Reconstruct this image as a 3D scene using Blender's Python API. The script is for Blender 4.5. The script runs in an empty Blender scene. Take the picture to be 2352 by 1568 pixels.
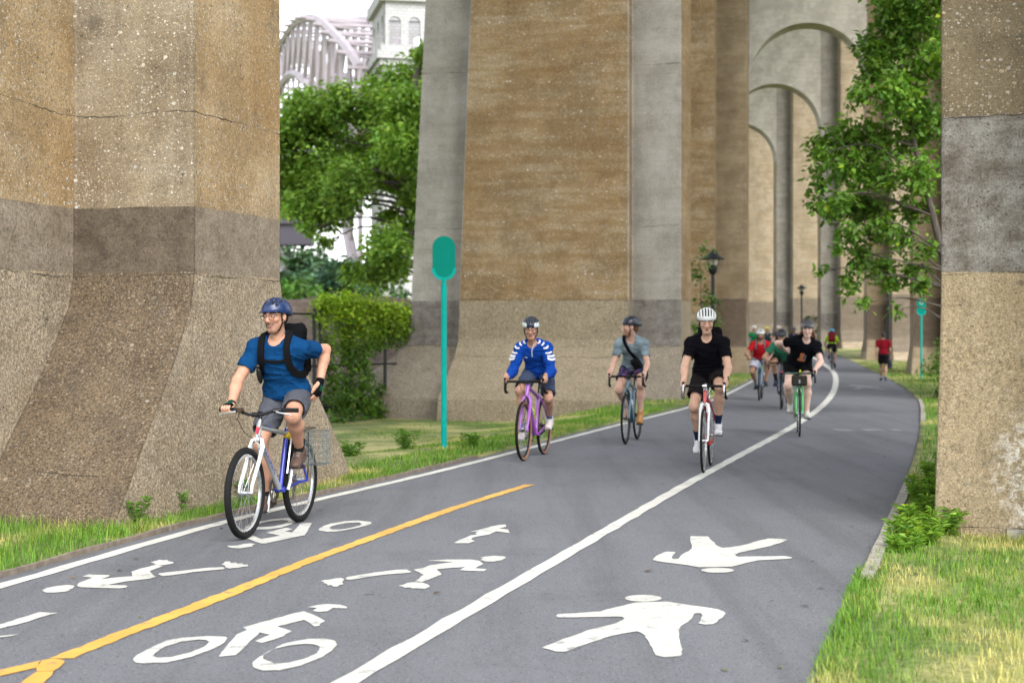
import bpy, bmesh, math, random
import numpy as np
from mathutils import Vector, Matrix
random.seed(7); rng = np.random.default_rng(7)
scene = bpy.context.scene
COL = scene.collection
# ---------------------------------------------------------------- camera
cam_d = bpy.data.cameras.new('camera'); cam = bpy.data.objects.new('camera', cam_d); COL.objects.link(cam)
cam.location = (0, 0, 1.45); cam.rotation_euler = (math.radians(90), 0, 0)
cam_d.sensor_width = 36; cam_d.lens = 55.1; cam_d.shift_y = -15/2352
cam_d.clip_start = 0.1; cam_d.clip_end = 6000
cam_d.dof.use_dof = True; cam_d.dof.focus_distance = 11.3; cam_d.dof.aperture_fstop = 2.8
scene.camera = cam
# ---------------------------------------------------------------- sky and sun (bright overcast)
SUN_EL, SUN_AZ = 45, 166        # azimuth clockwise from +Y
w = bpy.data.worlds.new('World'); scene.world = w; w.use_nodes = True
wn = w.node_tree; bg = wn.nodes['Background']
sky = wn.nodes.new('ShaderNodeTexSky'); sky.sky_type = 'NISHITA'; sky.sun_disc = False
sky.sun_elevation = math.radians(SUN_EL); sky.sun_rotation = math.radians(SUN_AZ)
sky.air_density = 1.0; sky.dust_density = 1.5; sky.ozone_density = 1.0
hsv = wn.nodes.new('ShaderNodeHueSaturation'); hsv.inputs['Saturation'].default_value = 0.25
wn.links.new(sky.outputs[0], hsv.inputs['Color']); wn.links.new(hsv.outputs[0], bg.inputs[0])
bg.inputs[1].default_value = 0.15
sun_d = bpy.data.lights.new('sun', 'SUN'); sun = bpy.data.objects.new('sun', sun_d); COL.objects.link(sun)
sun_d.energy = 1.3; sun_d.angle = math.radians(42); sun_d.color = (1.0, 0.95, 0.88)
sa = math.radians(SUN_AZ); se = math.radians(SUN_EL)
sdir = Vector((math.sin(sa)*math.cos(se), math.cos(sa)*math.cos(se), math.sin(se)))
sun.rotation_euler = sdir.to_track_quat('Z', 'Y').to_euler(); sun.location = (0, 0, 60)
scene.view_settings.view_transform = 'Standard'; scene.view_settings.look = 'None'
scene.view_settings.exposure = 1.85; scene.view_settings.gamma = 1.0
scene.view_settings.use_curve_mapping = False
scene.render.engine = 'CYCLES'
cy = scene.cycles; cy.max_bounces = 6; cy.diffuse_bounces = 3; cy.glossy_bounces = 2; cy.transmission_bounces = 3; cy.transparent_max_bounces = 4
cy.caustics_reflective = False; cy.caustics_refractive = False; cy.use_denoising = True; cy.sample_clamp_indirect = 8
# ---------------------------------------------------------------- helpers
def rx(*a): return np.array(a, dtype=float)
def unit(v): v = np.asarray(v, float); return v/max(1e-9, np.linalg.norm(v))
class MB:
    def __init__(s): s.v = []; s.f = []; s.m = []; s.c = []; s.n = 0
    def add(s, V, F, mat=0, col=None):
        V = [tuple(map(float, p)) for p in V]; o = s.n
        s.v += V; s.n += len(V)
        for f in F: s.f.append(tuple(i+o for i in f)); s.m.append(mat)
        s.c += [col if col is not None else (1, 1, 1)]*len(V)
        return s
    def tube(s, pts, r, n=8, closed=False, cap=True, mat=0, col=None, flat=1.0):
        pts = [np.asarray(p, float) for p in pts]; k = len(pts)
        rs = list(r) if hasattr(r, '__len__') else [r]*k
        tg = []
        for i in range(k):
            if closed: t = pts[(i+1) % k]-pts[i-1]
            else: t = pts[min(i+1, k-1)]-pts[max(i-1, 0)]
            tg.append(unit(t))
        up = rx(0, 0, 1) if abs(tg[0][2]) < .9 else rx(1, 0, 0)
        a = unit(np.cross(tg[0], up)); V = []
        for i in range(k):
            a = unit(a-tg[i]*np.dot(a, tg[i])); b = np.cross(tg[i], a)
            for j in range(n):
                th = 2*math.pi*j/n
                V.append(pts[i]+rs[i]*(math.cos(th)*a+math.sin(th)*b*flat))
        F = []
        for i in range(k if closed else k-1):
            for j in range(n):
                i2 = (i+1) % k
                F.append((i*n+j, i*n+(j+1) % n, i2*n+(j+1) % n, i2*n+j))
        if cap and not closed:
            F.append(tuple(range(n-1, -1, -1))); F.append(tuple((k-1)*n+j for j in range(n)))
        return s.add(V, F, mat, col)
    def cyl(s, p0, p1, r0, r1=None, n=10, mat=0, col=None):
        return s.tube([p0, p1], [r0, r0 if r1 is None else r1], n, mat=mat, col=col)
    def box(s, c, size, R=None, mat=0, col=None):
        c = np.asarray(c, float); h = np.asarray(size, float)/2; V = []
        for x in (-1, 1):
            for y in (-1, 1):
                for z in (-1, 1):
                    p = rx(x, y, z)*h
                    if R is not None: p = np.asarray(R) @ p
                    V.append(c+p)
        F = [(0, 1, 3, 2), (4, 6, 7, 5), (0, 4, 5, 1), (2, 3, 7, 6), (0, 2, 6, 4), (1, 5, 7, 3)]
        return s.add(V, F, mat, col)
    def torus(s, c, axis, R, r, n=40, m=8, mat=0, col=None, squash=1.0):
        c = np.asarray(c, float); ax = unit(axis)
        e1 = unit(np.cross(ax, rx(0, 0, 1) if abs(ax[2]) < .9 else rx(1, 0, 0))); e2 = np.cross(ax, e1)
        V = []; F = []
        for i in range(n):
            t = 2*math.pi*i/n; d = math.cos(t)*e1+math.sin(t)*e2
            for j in range(m):
                q = 2*math.pi*j/m
                V.append(c+d*(R+r*math.cos(q))+ax*r*squash*math.sin(q))
        for i in range(n):
            for j in range(m):
                F.append((i*m+j, i*m+(j+1) % m, ((i+1) % n)*m+(j+1) % m, ((i+1) % n)*m+j))
        return s.add(V, F, mat, col)
    def lathe(s, prof, c=(0, 0, 0), n=20, mat=0, col=None):
        c = np.asarray(c, float); V = []; F = []; k = len(prof)
        for (r, z) in prof:
            for j in range(n):
                t = 2*math.pi*j/n; V.append(c+rx(r*math.cos(t), r*math.sin(t), z))
        for i in range(k-1):
            for j in range(n): F.append((i*n+j, i*n+(j+1) % n, (i+1)*n+(j+1) % n, (i+1)*n+j))
        F.append(tuple(range(n-1, -1, -1))); F.append(tuple((k-1)*n+j for j in range(n)))
        return s.add(V, F, mat, col)
    def ell(s, c, r, R=None, n=12, m=8, mat=0, col=None):
        c = np.asarray(c, float); V = []; F = []
        for i in range(m+1):
            ph = math.pi*i/m
            for j in range(n):
                t = 2*math.pi*j/n
                p = rx(math.sin(ph)*math.cos(t)*r[0], math.sin(ph)*math.sin(t)*r[1], math.cos(ph)*r[2])
                if R is not None: p = np.asarray(R) @ p
                V.append(c+p)
        for i in range(m):
            for j in range(n): F.append((i*n+j, (i+1)*n+j, (i+1)*n+(j+1) % n, i*n+(j+1) % n))
        return s.add(V, F, mat, col)
    def build(s, name, mats, parent=None, smooth=True, angle=40, usecol=False, loc=None):
        me = bpy.data.meshes.new(name); me.from_pydata(s.v, [], s.f)
        if not isinstance(mats, (list, tuple)): mats = [mats]
        for m in mats: me.materials.append(m)
        me.polygons.foreach_set('material_index', s.m)
        if usecol:
            a = me.color_attributes.new('Col', 'FLOAT_COLOR', 'POINT')
            a.data.foreach_set('color', np.c_[np.array(s.c, float), np.ones(s.n)].ravel())
        me.validate(); me.update()
        if smooth:
            me.shade_smooth()
            if angle: me.set_sharp_from_angle(angle=math.radians(angle))
        return link(name, me, parent, loc)
def link(name, me, parent=None, loc=None):
    o = bpy.data.objects.new(name, me); COL.objects.link(o)
    if parent is not None: o.parent = parent
    if loc is not None: o.location = loc
    return o
def mesh_np(name, V, F, mats, parent=None, cols=None, smooth=True, midx=None):
    """fast mesh from numpy arrays; F is (n,3) or (n,4)"""
    me = bpy.data.meshes.new(name); V = np.asarray(V, np.float32); F = np.asarray(F, np.int32)
    me.vertices.add(len(V)); me.vertices.foreach_set('co', V.ravel())
    k = F.shape[1]; me.loops.add(F.size); me.loops.foreach_set('vertex_index', F.ravel())
    me.polygons.add(len(F)); me.polygons.foreach_set('loop_start', np.arange(len(F), dtype=np.int32)*k)
    if not isinstance(mats, (list, tuple)): mats = [mats]
    for m in mats: me.materials.append(m)
    if midx is not None: me.polygons.foreach_set('material_index', np.asarray(midx, np.int32))
    me.update(calc_edges=True)
    if cols is not None:
        a = me.color_attributes.new('Col', 'FLOAT_COLOR', 'POINT')
        cols = np.asarray(cols, np.float32)
        if cols.ndim == 1: cols = np.tile(cols, (len(V), 1))
        a.data.foreach_set('color', np.c_[cols[:, :3], np.ones(len(V), np.float32)].astype(np.float32).ravel())
    if smooth: me.shade_smooth()
    return link(name, me, parent)
def tag(o, label=None, cat=None, group=None, kind=None):
    if label: o['label'] = label
    if cat: o['category'] = cat
    if group: o['group'] = group
    if kind: o['kind'] = kind
    return o
def empty(name, loc=(0, 0, 0), rz=0.0, label=None, cat=None, group=None):
    o = bpy.data.objects.new(name, None); COL.objects.link(o); o.location = loc; o.rotation_euler = (0, 0, rz)
    o.empty_display_size = .2
    return tag(o, label, cat, group)
# ---------------------------------------------------------------- node materials
class NT:
    def __init__(s, name):
        s.mat = bpy.data.materials.new(name); s.mat.use_nodes = True; s.t = s.mat.node_tree
        s.b = s.t.nodes['Principled BSDF']
    def n(s, typ, out=0, attrs=None, **kw):
        nd = s.t.nodes.new('ShaderNode'+typ)
        for k, v in (attrs or {}).items(): setattr(nd, k, v)
        for k, v in kw.items():
            key = k.replace('_', ' ')
            s.set(nd.inputs[int(k[1:])] if k[0] == 'i' and k[1:].isdigit() else nd.inputs[key], v)
        return nd.outputs[out]
    def set(s, inp, v):
        if isinstance(v, bpy.types.NodeSocket): s.t.links.new(v, inp)
        else:
            if hasattr(inp.default_value, '__len__') and hasattr(v, '__len__') and len(v) == 3 and len(inp.default_value) == 4: v = (*v, 1)
            inp.default_value = v
    def math(s, op, a, b=0.0, clamp=False): return s.n('Math', attrs=dict(operation=op, use_clamp=clamp), i0=a, i1=b)
    def mix(s, f, a, b, mode='MIX'):
        nd = s.t.nodes.new('ShaderNodeMix'); nd.data_type = 'RGBA'; nd.blend_type = mode
        s.set(nd.inputs[0], f); s.set(nd.inputs[6], a); s.set(nd.inputs[7], b); return nd.outputs[2]
    def ramp(s, f, stops, interp='LINEAR'):
        nd = s.t.nodes.new('ShaderNodeValToRGB'); s.set(nd.inputs[0], f); cr = nd.color_ramp; cr.interpolation = interp
        while len(cr.elements) > 1: cr.elements.remove(cr.elements[-1])
        for i, (p, c) in enumerate(stops):
            e = cr.elements[0] if i == 0 else cr.elements.new(p)
            e.position = p; c = (c, c, c) if not hasattr(c, '__len__') else c; e.color = (*c, 1)
        return nd.outputs[0]
    def noise(s, vec, scale, detail=4, rough=.55, out=0): return s.n('TexNoise', out, Vector=vec, Scale=scale, Detail=detail, Roughness=rough)
    def vor(s, vec, scale, out=0, feature='F1'): return s.n('TexVoronoi', out, attrs=dict(feature=feature), Vector=vec, Scale=scale)
    def map(s, vec, scale=(1, 1, 1), loc=(0, 0, 0)): return s.n('Mapping', Vector=vec, Scale=scale, Location=loc)
    def co(s): return s.n('TexCoord', 3)
    def bump(s, h, dist=.01, strength=1.0, normal=None):
        k = dict(Height=h, Distance=dist, Strength=strength)
        if normal is not None: k['Normal'] = normal
        return s.n('Bump', **k)
    def fin(s, col, rough=.8, normal=None, metal=0.0, spec=None):
        s.set(s.b.inputs['Base Color'], col); s.set(s.b.inputs['Roughness'], rough); s.set(s.b.inputs['Metallic'], metal)
        if normal is not None: s.set(s.b.inputs['Normal'], normal)
        if spec is not None: s.set(s.b.inputs['Specular IOR Level'], spec)
        return s.mat
def plain(name, col, rough=.6, metal=0.0, var=.12, scale=30, bump=0.0, spec=None):
    """solid paint / metal / plastic with slight mottling"""
    t = NT(name); c = t.co(); n1 = t.noise(c, scale, 3)
    cc = t.mix(t.ramp(n1, [(.3, 0), (.7, 1)]), tuple(x*(1-var) for x in col), tuple(min(1, x*(1+var)) for x in col))
    r = t.math('ADD', t.math('MULTIPLY', n1, .2), rough-.1)
    return t.fin(cc, r, t.bump(n1, bump) if bump else None, metal, spec)
def attr_mat(name, rough=.8, nscale=60, var=.12, bdist=0.0, bscale=120, spec=None, sss=0.0, sheen=0.0, metal=0.0):
    t = NT(name); c = t.co(); a = t.n('VertexColor', attrs=dict(layer_name='Col'))
    n1 = t.noise(c, nscale, 3)
    cc = t.mix(1.0, a, t.ramp(n1, [(.25, 1-var), (.75, 1+var*.6)]), 'MULTIPLY')
    nr = None
    if bdist: nr = t.bump(t.noise(c, bscale, 2), bdist)
    t.fin(cc, rough, nr, metal, spec)
    if sss: t.set(t.b.inputs['Subsurface Weight'], sss); t.set(t.b.inputs['Subsurface Radius'], (.012, .005, .003)); t.set(t.b.inputs['Subsurface Scale'], 1.0)
    if sheen: t.set(t.b.inputs['Sheen Weight'], sheen)
    return t.mat
# ================================================================ SETTING: terrain and path
def spline(pts):
    x = np.array([p[0] for p in pts], float); y = np.array([p[1] for p in pts], float); n = len(x); h = np.diff(x)
    A = np.zeros((n, n)); r = np.zeros(n); A[0, 0] = A[-1, -1] = 1
    for i in range(1, n-1):
        A[i, i-1] = h[i-1]; A[i, i] = 2*(h[i-1]+h[i]); A[i, i+1] = h[i]
        r[i] = 3*((y[i+1]-y[i])/h[i]-(y[i]-y[i-1])/h[i-1])
    c = np.linalg.solve(A, r)
    def f(t):
        t = np.asarray(t, float); i = np.clip(np.searchsorted(x, t)-1, 0, n-2); dx = t-x[i]
        b = (y[i+1]-y[i])/h[i]-h[i]*(2*c[i]+c[i+1])/3; d = (c[i+1]-c[i])/(3*h[i])
        return y[i]+b*dx+c[i]*dx**2+d*dx**3
    return f
DIV = spline([(-12, -5.5), (0, -2.45), (6.53, -.695), (11.08, .555), (15.3, 1.72), (24.7, 4.416), (34.55, 6.95), (47.2, 9.75), (64.4, 13.13), (80, 15.6), (100, 17.9), (125, 19.2), (150, 19.2), (200, 17.5)])
LEFT = spline([(-12, -8.6), (0, -5.35), (6.5, -3.62), (9.04, -2.954), (12.15, -2.22), (15.18, -1.253), (19.3, .0), (25.4, 1.76), (31.4, 3.55), (43.15, 6.28), (64, 10.45), (80, 12.95), (100, 15.3), (125, 16.6), (150, 16.6), (200, 14.9)])
RIGHT = spline([(-12, -3.5), (0, -.5), (6.53, 1.273), (10.4, 2.394), (15.1, 3.778), (27.4, 7.143), (33.5, 8.695), (49.3, 11.96), (77, 16.8), (100, 19.5), (125, 21.0), (150, 21.0), (200, 19.5)])
def zf(d):
    t = np.clip(np.asarray(d, float)-66, 0, 70); return .02*t*t/(t+8)
def sst(a, b, x): t = np.clip((np.asarray(x, float)-a)/(b-a), 0, 1); return t*t*(3-2*t)
def ground_z(X, d):
    z = zf(d); s = LEFT(np.clip(d, -12, 200))-X
    z = z-.5*sst(.8, 4.5, s)*sst(16, 23, d)*(1-sst(44, 60, d))
    return z+.02
def asphalt():
    t = NT('asphalt'); c = t.co()
    big = t.noise(c, .35, 4, .6); mid = t.noise(t.map(c, (1.2, .35, 1)), 2.0, 4, .65); fine = t.noise(c, 90, 2, .7)
    v = t.vor(c, 110); vc = t.vor(c, 110, 1)
    base = t.ramp(t.math('ADD', t.math('MULTIPLY', big, .5), t.math('MULTIPLY', mid, .5)), [(.3, (.058, .063, .074)), (.5, (.085, .091, .106)), (.72, (.113, .120, .138))])
    base = t.mix(t.ramp(fine, [(.35, 0), (.68, .85)]), base, (.155, .16, .175))
    r = t.n('SeparateColor', 0, Color=vc)
    spk = t.math('MULTIPLY', t.math('GREATER_THAN', r, .955), t.math('LESS_THAN', v, .35))
    base = t.mix(t.math('MULTIPLY', spk, .7), base, (.34, .34, .33))
    dk = t.math('GREATER_THAN', t.math('SUBTRACT', 1.0, r), .93)
    base = t.mix(t.math('MULTIPLY', dk, .6), base, (.02, .02, .023))
    lane = t.noise(t.n('Mapping', Vector=c, Rotation=(0, 0, math.radians(16)), Scale=(2.6, .10, 1)), 1.0, 5, .62)
    base = t.mix(t.ramp(lane, [(.35, .26), (.5, 0)]), base, (.036, .037, .041)); base = t.mix(t.ramp(lane, [(.54, 0), (.72, .28)]), base, (.125, .128, .138))
    pat = t.noise(c, .9, 6, .7); base = t.mix(t.ramp(pat, [(.55, 0), (.66, .2)]), base, (.045, .045, .05))
    spots = t.vor(t.map(c, (1, 1, 1)), 1.7); sr = t.n('SeparateColor', 1, Color=t.vor(c, 1.7, 1))
    wob = t.math('ADD', spots, t.math('MULTIPLY', t.noise(c, 14, 3), .05))
    base = t.mix(t.math('MULTIPLY', t.math('MULTIPLY', t.math('LESS_THAN', wob, .085), t.math('GREATER_THAN', sr, .6)), .45), base, (.018, .018, .02))
    h = t.math('ADD', t.math('MULTIPLY', v, .6), fine)
    return t.fin(base, .82, t.bump(h, .004, .8), spec=.35)
def road_paint(name, col, wear=.5):
    t = NT(name); c = t.co()
    n1 = t.noise(c, 22, 6, .7); n2 = t.noise(c, 120, 2); n3 = t.noise(c, 2.2, 4)
    cc = t.mix(t.ramp(n3, [(.3, 0), (.7, 1)]), tuple(x*.86 for x in col), col)
    cc = t.mix(t.math('MULTIPLY', t.ramp(n2, [(.3, 1), (.42, 0)]), .35), cc, (.2, .2, .2))
    cc = t.mix(t.math('MULTIPLY', t.ramp(n1, [(wear-.20, 1), (wear-.17, 0)]), .8), cc, (.09, .093, .105))
    n4 = t.noise(c, 6, 6, .78); cc = t.mix(t.ramp(n4, [(.37, .7), (.44, 0)]), cc, (.10, .104, .118)); cc = t.mix(t.math('MULTIPLY', t.ramp(t.noise(c, 1.1, 4, .65), [(.45, .35), (.6, 0)]), 1.0), cc, tuple(x*.62 for x in col))
    return t.fin(cc, .75, t.bump(n2, .002))
def soil():
    t = NT('turf_soil'); c = t.co()
    n1 = t.noise(c, .5, 6, .6); n2 = t.noise(c, 9, 5, .7); n3 = t.noise(c, 60, 3)
    g = t.ramp(n2, [(.3, (.05, .075, .016)), (.5, (.10, .15, .03)), (.7, (.18, .20, .06))])
    y = t.ramp(n2, [(.3, (.27, .26, .085)), (.6, (.43, .40, .16))])  # dried turf yellow, raised to put lawn sunlight into the colour
    cc = t.mix(t.ramp(n1, [(.45, 0), (.62, 1)]), g, y)
    cc = t.mix(t.math('MULTIPLY', t.ramp(n3, [(.35, 1), (.5, 0)]), .6), cc, (.03, .028, .018))
    return t.fin(cc, .95, t.bump(n3, .02))
M_asph = asphalt(); M_white = road_paint('white_road_paint', (.56, .56, .52), .545); M_yel = road_paint('yellow_road_paint', (.58, .33, .06), .535); M_soil = soil()
M_sym = road_paint('symbol_road_paint', (.50, .505, .475), .545); M_faint = road_paint('worn_road_paint', (.20, .205, .22), .60)
ds = np.concatenate([np.arange(-12, 60, .5), np.arange(60, 200.1, 2.0)])
# ground sheet in path-aligned columns
sl = -np.array([3000, 1200, 500, 250, 120, 80, 60, 45, 35, 28, 22, 18, 15, 12.5, 10.5, 9, 7.5, 6.2, 5, 4, 3.2, 2.5, 1.9, 1.4, 1.0, .7, .45, .25, .1, 0.0]); sr_ = -sl[::-1]
dg = np.concatenate([[-400, -150, -60, -25], ds, [230, 280, 350, 450, 600, 900, 1500, 3000]])
dc = np.clip(dg, -12, 200); Lx = LEFT(dc)-.20; Rx = RIGHT(dc)
VV = []
for i, d in enumerate(dg):
    xs = np.concatenate([Lx[i]+sl, [Lx[i]+.002, Rx[i]-.002], Rx[i]+sr_])
    z = ground_z(xs, np.full(len(xs), d))
    z[len(sl):len(sl)+2] -= .12
    nb = .012*np.sin(xs*1.7+d*.9)+.01*np.sin(xs*3.1-d*2.3); z[:len(sl)-3] += nb[:len(sl)-3]; z[len(sl)+5:] += nb[len(sl)+5:]
    VV.append(np.c_[xs, np.full(len(xs), d), z])
nc = VV[0].shape[0]; VV = np.concatenate(VV)
ii = np.arange(len(dg)-1)[:, None]*nc; jj = np.arange(nc-1)[None, :]
FF = np.stack([ii+jj, ii+jj+1, ii+nc+jj+1, ii+nc+jj], -1).reshape(-1, 4)
tag(mesh_np('ground', VV, FF, M_soil), 'grassy park ground on both sides of the path', kind='structure')
def ribbon(name, mat, fl, fr, dd, dz, parent=None, cols=4):
    dd = np.asarray(dd, float); l = fl(dd); r = fr(dd); V = []
    for i, d in enumerate(dd):
        for k in range(cols+1):
            V.append((l[i]+(r[i]-l[i])*k/cols, d, zf(d)+dz))
    n = cols+1; i0 = np.arange(len(dd)-1)[:, None]*n; j0 = np.arange(cols)[None, :]
    F = np.stack([i0+j0, i0+j0+1, i0+n+j0+1, i0+n+j0], -1).reshape(-1, 4)
    return mesh_np(name, V, F, mat, parent, smooth=False)
path = tag(ribbon('path', M_asph, lambda d: LEFT(d)-.17, lambda d: RIGHT(d), ds, 0.0), 'grey asphalt shared cycle and foot path', kind='structure')
dl = np.concatenate([np.arange(-12, 30, .25), ds[ds >= 30]])
wob = lambda d, k: .004*np.sin(d*7.3+k)+.004*np.sin(d*17.1+k*2)+.003*np.sin(d*41+k)
ribbon('edge_line', M_white, lambda d: LEFT(d)-.055+wob(d, 1), lambda d: LEFT(d)+.055+wob(d, 2), dl, .004, path, 1)
dv = dl[dl < 94]
ribbon('lane_line', M_white, lambda d: DIV(d)-.055-.0008*np.clip(d-12, 0, 60)+wob(d, 3), lambda d: DIV(d)+.055+.0008*np.clip(d-12, 0, 60)+wob(d, 4), dv, .0045, path, 1)
YEL = spline([(6.9, -2.045), (7.6, -1.885), (8.57, -1.637), (10.15, -1.28), (11.2, -1.0), (12.54, -.645), (15.22, .187)])
ribbon('centre_line', M_yel, lambda d: YEL(d)-.052+.9*wob(d*1.7, 5)+.005*np.sin(d*3.1)*np.sin(d*1.3), lambda d: YEL(d)+.052+.9*wob(d*1.9, 6)+.006*np.sin(d*2.3+1)*np.sin(d*.9), np.arange(7.02, 15.22, .05), .004, path, 1)
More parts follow.
